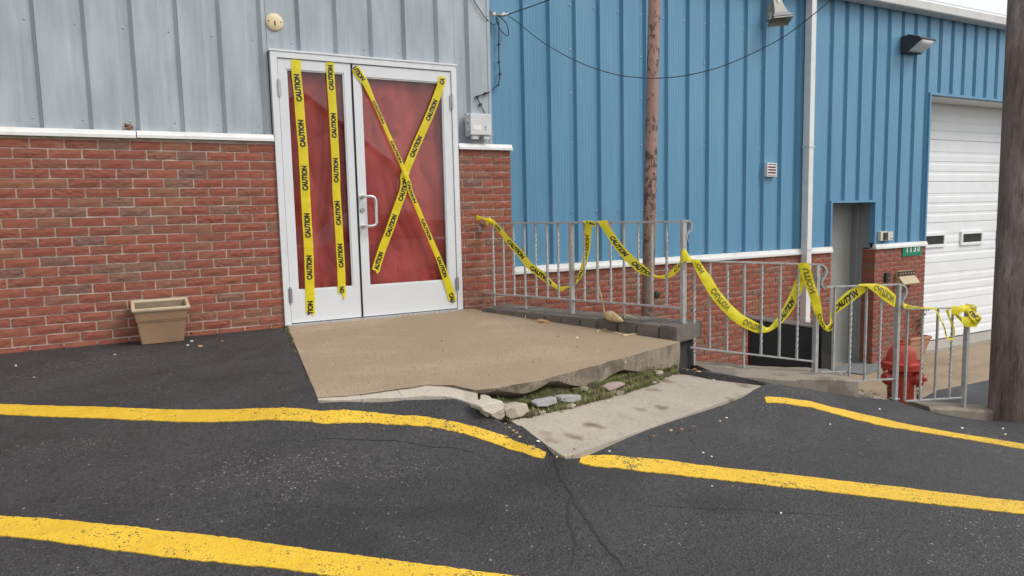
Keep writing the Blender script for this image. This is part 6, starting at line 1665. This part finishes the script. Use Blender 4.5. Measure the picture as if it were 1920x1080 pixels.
so = lambda x, y: on_slab(*zk(x, y))
scrap('wood_shim', [(515, 595), (518, 552), (560, 558), (640, 605), (575, 605)], so, 'wood_chip', 'orange-brown wood offcut leaning at the block curb', 0.02, 'wood offcut')
for i, (a, b, w) in enumerate((((1290, 720), (1455, 700), 5), ((1400, 680), (1455, 712), 5), ((1345, 690), (1405, 678), 4), ((1050, 685), (1090, 668), 5), ((1100, 655), (1145, 668), 4), ((1215, 690), (1290, 712), 4))):
    scrap('husk_scrap', [(a[0], a[1]-w), (b[0], b[1]-w*0.6), (b[0], b[1]+w*0.6), (a[0], a[1]+w)], so, 'husk', 'torn dry corn husk strips lying on the slab beside the block curb', 0.012, 'corn husk', 'husk strips on the slab')
scrap('paper_scrap', [(862, 735), (875, 728), (888, 735), (876, 743)], so, 'pale_litter', 'white paper scrap on the entrance slab', 0.004, 'litter')
scrap('twig', [(405, 525), (415, 525), (414, 560), (406, 560)], so, 'pale_litter', 'pale twig stub standing at the far end of the block curb', 0.03, 'twig')
for a, b in (((420, 545), (470, 585)), ((395, 575), (430, 565)), ((440, 560), (490, 580))):
    scrap('dry_twig', [(a[0], a[1]-2), (b[0], b[1]-2), (b[0], b[1]+2), (a[0], a[1]+2)], so, 'husk_dark', 'dry brown twigs at the far end of the block curb', 0.006, 'twig', 'twigs by the curb')
# leaves and chips on the asphalt
rs = random.Random(19)
def bit(px, py, r, mat, name, label, grp, surf=None, cat='litter'):
    s = surf or on_ground; a0 = rs.uniform(0, 6.28); n = rs.choice((4, 5, 6)); P = []
    for k in range(n):
        a = a0+6.28*k/n; q = r*rs.uniform(0.5, 1.25); P.append((px+math.cos(a)*q*0.75, py+math.sin(a)*q*0.26))
    return scrap(name, P, s, mat, label, 0.007, cat, grp)
pad_s = lambda x, y: at_plane(x, y, PA, _n)
for x, y, r in ((236, 856, 4), (417, 640, 5), (662, 657, 2), (413, 608, 5), (376, 650, 6)):
    bit(x, y, r, rs.choice(('dead_leaf', 'wood_chip')), 'dead_leaf', 'small brown dead leaf bits on the black asphalt at the left', 'leaf bits on the left asphalt', cat='leaf')
for x, y, r in ((360, 640, 6), (352, 648, 3.5), (64, 708, 3), (30, 686, 4), (215, 665, 3), (235, 640, 4)):
    bit(x, y, r, 'pale_litter', 'pale_chip', 'tiny pale wood or stone chips on the asphalt at the left', 'pale chips on the left asphalt')
for x, y, r in ((1319, 849, 5), (1335, 857, 3), (1362, 784, 3), (1143, 847, 4.5), (1464, 963, 4), (1335, 912, 3), (1805, 803, 5), (1880, 804, 4), (1885, 815, 4), (1650, 768, 4), (1557, 796, 3)):
    bit(x, y, r, 'pale_litter', 'pale_stone_chip', 'small white stone chips scattered on the right asphalt', 'white chips on the right asphalt')
for x, y, r in ((1300, 800, 6), (1278, 806, 8), (1258, 808, 5), (1225, 818, 5), (1350, 790, 5), (1060, 856, 6), (1077, 855, 5), (1045, 858, 4), (1302, 693, 7), (1310, 697, 6), (1325, 708, 6), (1290, 694, 4), (955, 802, 5), (968, 812, 5), (975, 820, 6), (962, 808, 4), (948, 796, 5), (1000, 838, 4)):
    bit(x, y, r, rs.choice(('dead_leaf', 'wood_chip', 'dead_leaf', 'husk')), 'leaf_scrap', 'reddish dead leaf scraps caught along the edges of the lower pad', 'leaf scraps round the lower pad', pad_s if y > 700 else on_ground, 'leaf')
for x, y, r in ((1340, 711, 12), (1338, 702, 3), (1000, 842, 5), (1077, 843, 4), (1010, 828, 5), (1140, 752, 4), (1162, 736, 5), (1053, 772, 5), (1210, 755, 3), (1230, 730, 3)):
    bit(x, y, r, rs.choice(('pale_litter', 'husk_dark')), 'pebble', 'small loose pebbles and chips on the lower pad', 'pebbles on the lower pad', pad_s, 'pebble')
for i in range(16):
    x, y = rs.uniform(620, 1180), rs.uniform(630, 710)
    bit(x, y, rs.uniform(1.2, 2.6), rs.choice(('husk_dark', 'pale_litter', 'dead_leaf')), 'slab_crumb', 'tiny crumbs of dirt and straw on the entrance slab', 'crumbs on the slab', on_slab)

# ================================================================== across the lot: what the door glass mirrors
hs_ = thing('white_house', (9, -34, -0.8), 'white gabled house across the lot, seen only as a reflection in the door glass', 'house')
mb = MB(); mb.box((4, -40, -1.0), (14, -32, 3.2)); mb.add([(4, -32, 3.2), (14, -32, 3.2), (9, -32, 7), (4, -40, 3.2), (14, -40, 3.2), (9, -40, 7)], [(0, 1, 2), (3, 5, 4)]); mb.build('wall', 'house_siding', hs_)
mb = MB(); mb.hexa([(3.6, -40.4, 3.0), (9, -40.4, 7.1), (9, -31.6, 7.1), (3.6, -31.6, 3.0)], [(3.6, -40.4, 3.2), (9, -40.4, 7.3), (9, -31.6, 7.3), (3.6, -31.6, 3.2)]); mb.hexa([(9.001, -40.4, 7.1), (14.4, -40.4, 3.0), (14.4, -31.6, 3.0), (9.001, -31.6, 7.1)], [(9.001, -40.4, 7.3), (14.4, -40.4, 3.2), (14.4, -31.6, 3.2), (9.001, -31.6, 7.3)]); mb.build('roof', 'roof_shingle', hs_)
for x in (5.4, 8.2, 11.4):
    mb = MB(); mb.box((x, -32.0, 0.4), (x+1.2, -31.95, 2.2)); w_ = mb.build('window', 'dark_glass', hs_)
tr = thing('parked_pickup', (5.5, -9.5, -0.8), 'light grey pickup truck parked behind the camera, seen only as a reflection', 'pickup')
def car_prism(P, x0, x1): 
    m = MB(); n = len(P); m.add([(x0, a, b) for a, b in P]+[(x1, a, b) for a, b in P], [tuple(range(n)), tuple(range(2*n-1, n-1, -1))]+[(q, (q+1) % n, n+(q+1) % n, n+q) for q in range(n)]); return m
g0 = -0.8
m = MB(); P = [(3.0, g0+.45), (3.0, g0+.95), (4.4, g0+1.08), (5.1, g0+1.75), (6.6, g0+1.78), (6.9, g0+1.1), (8.6, g0+1.08), (8.6, g0+.45)]; n = len(P)
m.add([(a, -11.4, b) for a, b in P]+[(a, -9.5, b) for a, b in P], [tuple(range(n)), tuple(range(2*n-1, n-1, -1))]+[(q, (q+1) % n, n+(q+1) % n, n+q) for q in range(n)]); m.build('body', 'car_paint', tr, bevel=0.04)
m = MB(); P = [(4.55, g0+1.12), (5.2, g0+1.68), (6.5, g0+1.7), (6.75, g0+1.12)]; n = 4; m.add([(a, -9.497, b) for a, b in P]+[(a, -9.49, b) for a, b in P], [(0, 1, 2, 3), (7, 6, 5, 4)]+[(q, (q+1) % 4, 4+(q+1) % 4, 4+q) for q in range(4)]); m.build('side_window', 'dark_glass', tr)
for x in (3.95, 7.5):
    for y in (-11.3, -9.72):
        m = MB(); m.lathe([(0.36, 0), (0.38, 0.03), (0.38, 0.2), (0.36, 0.23)], (x, y, g0+0.38), 24, (0, 1, 0)); w_ = m.build('wheel', 'rubber', tr, smooth=True); m = MB(); m.lathe([(0.2, 0), (0.16, 0.01)], (x, y+0.231, g0+0.38), 16, (0, 1, 0)); m.build('rim', 'aluminium', w_)
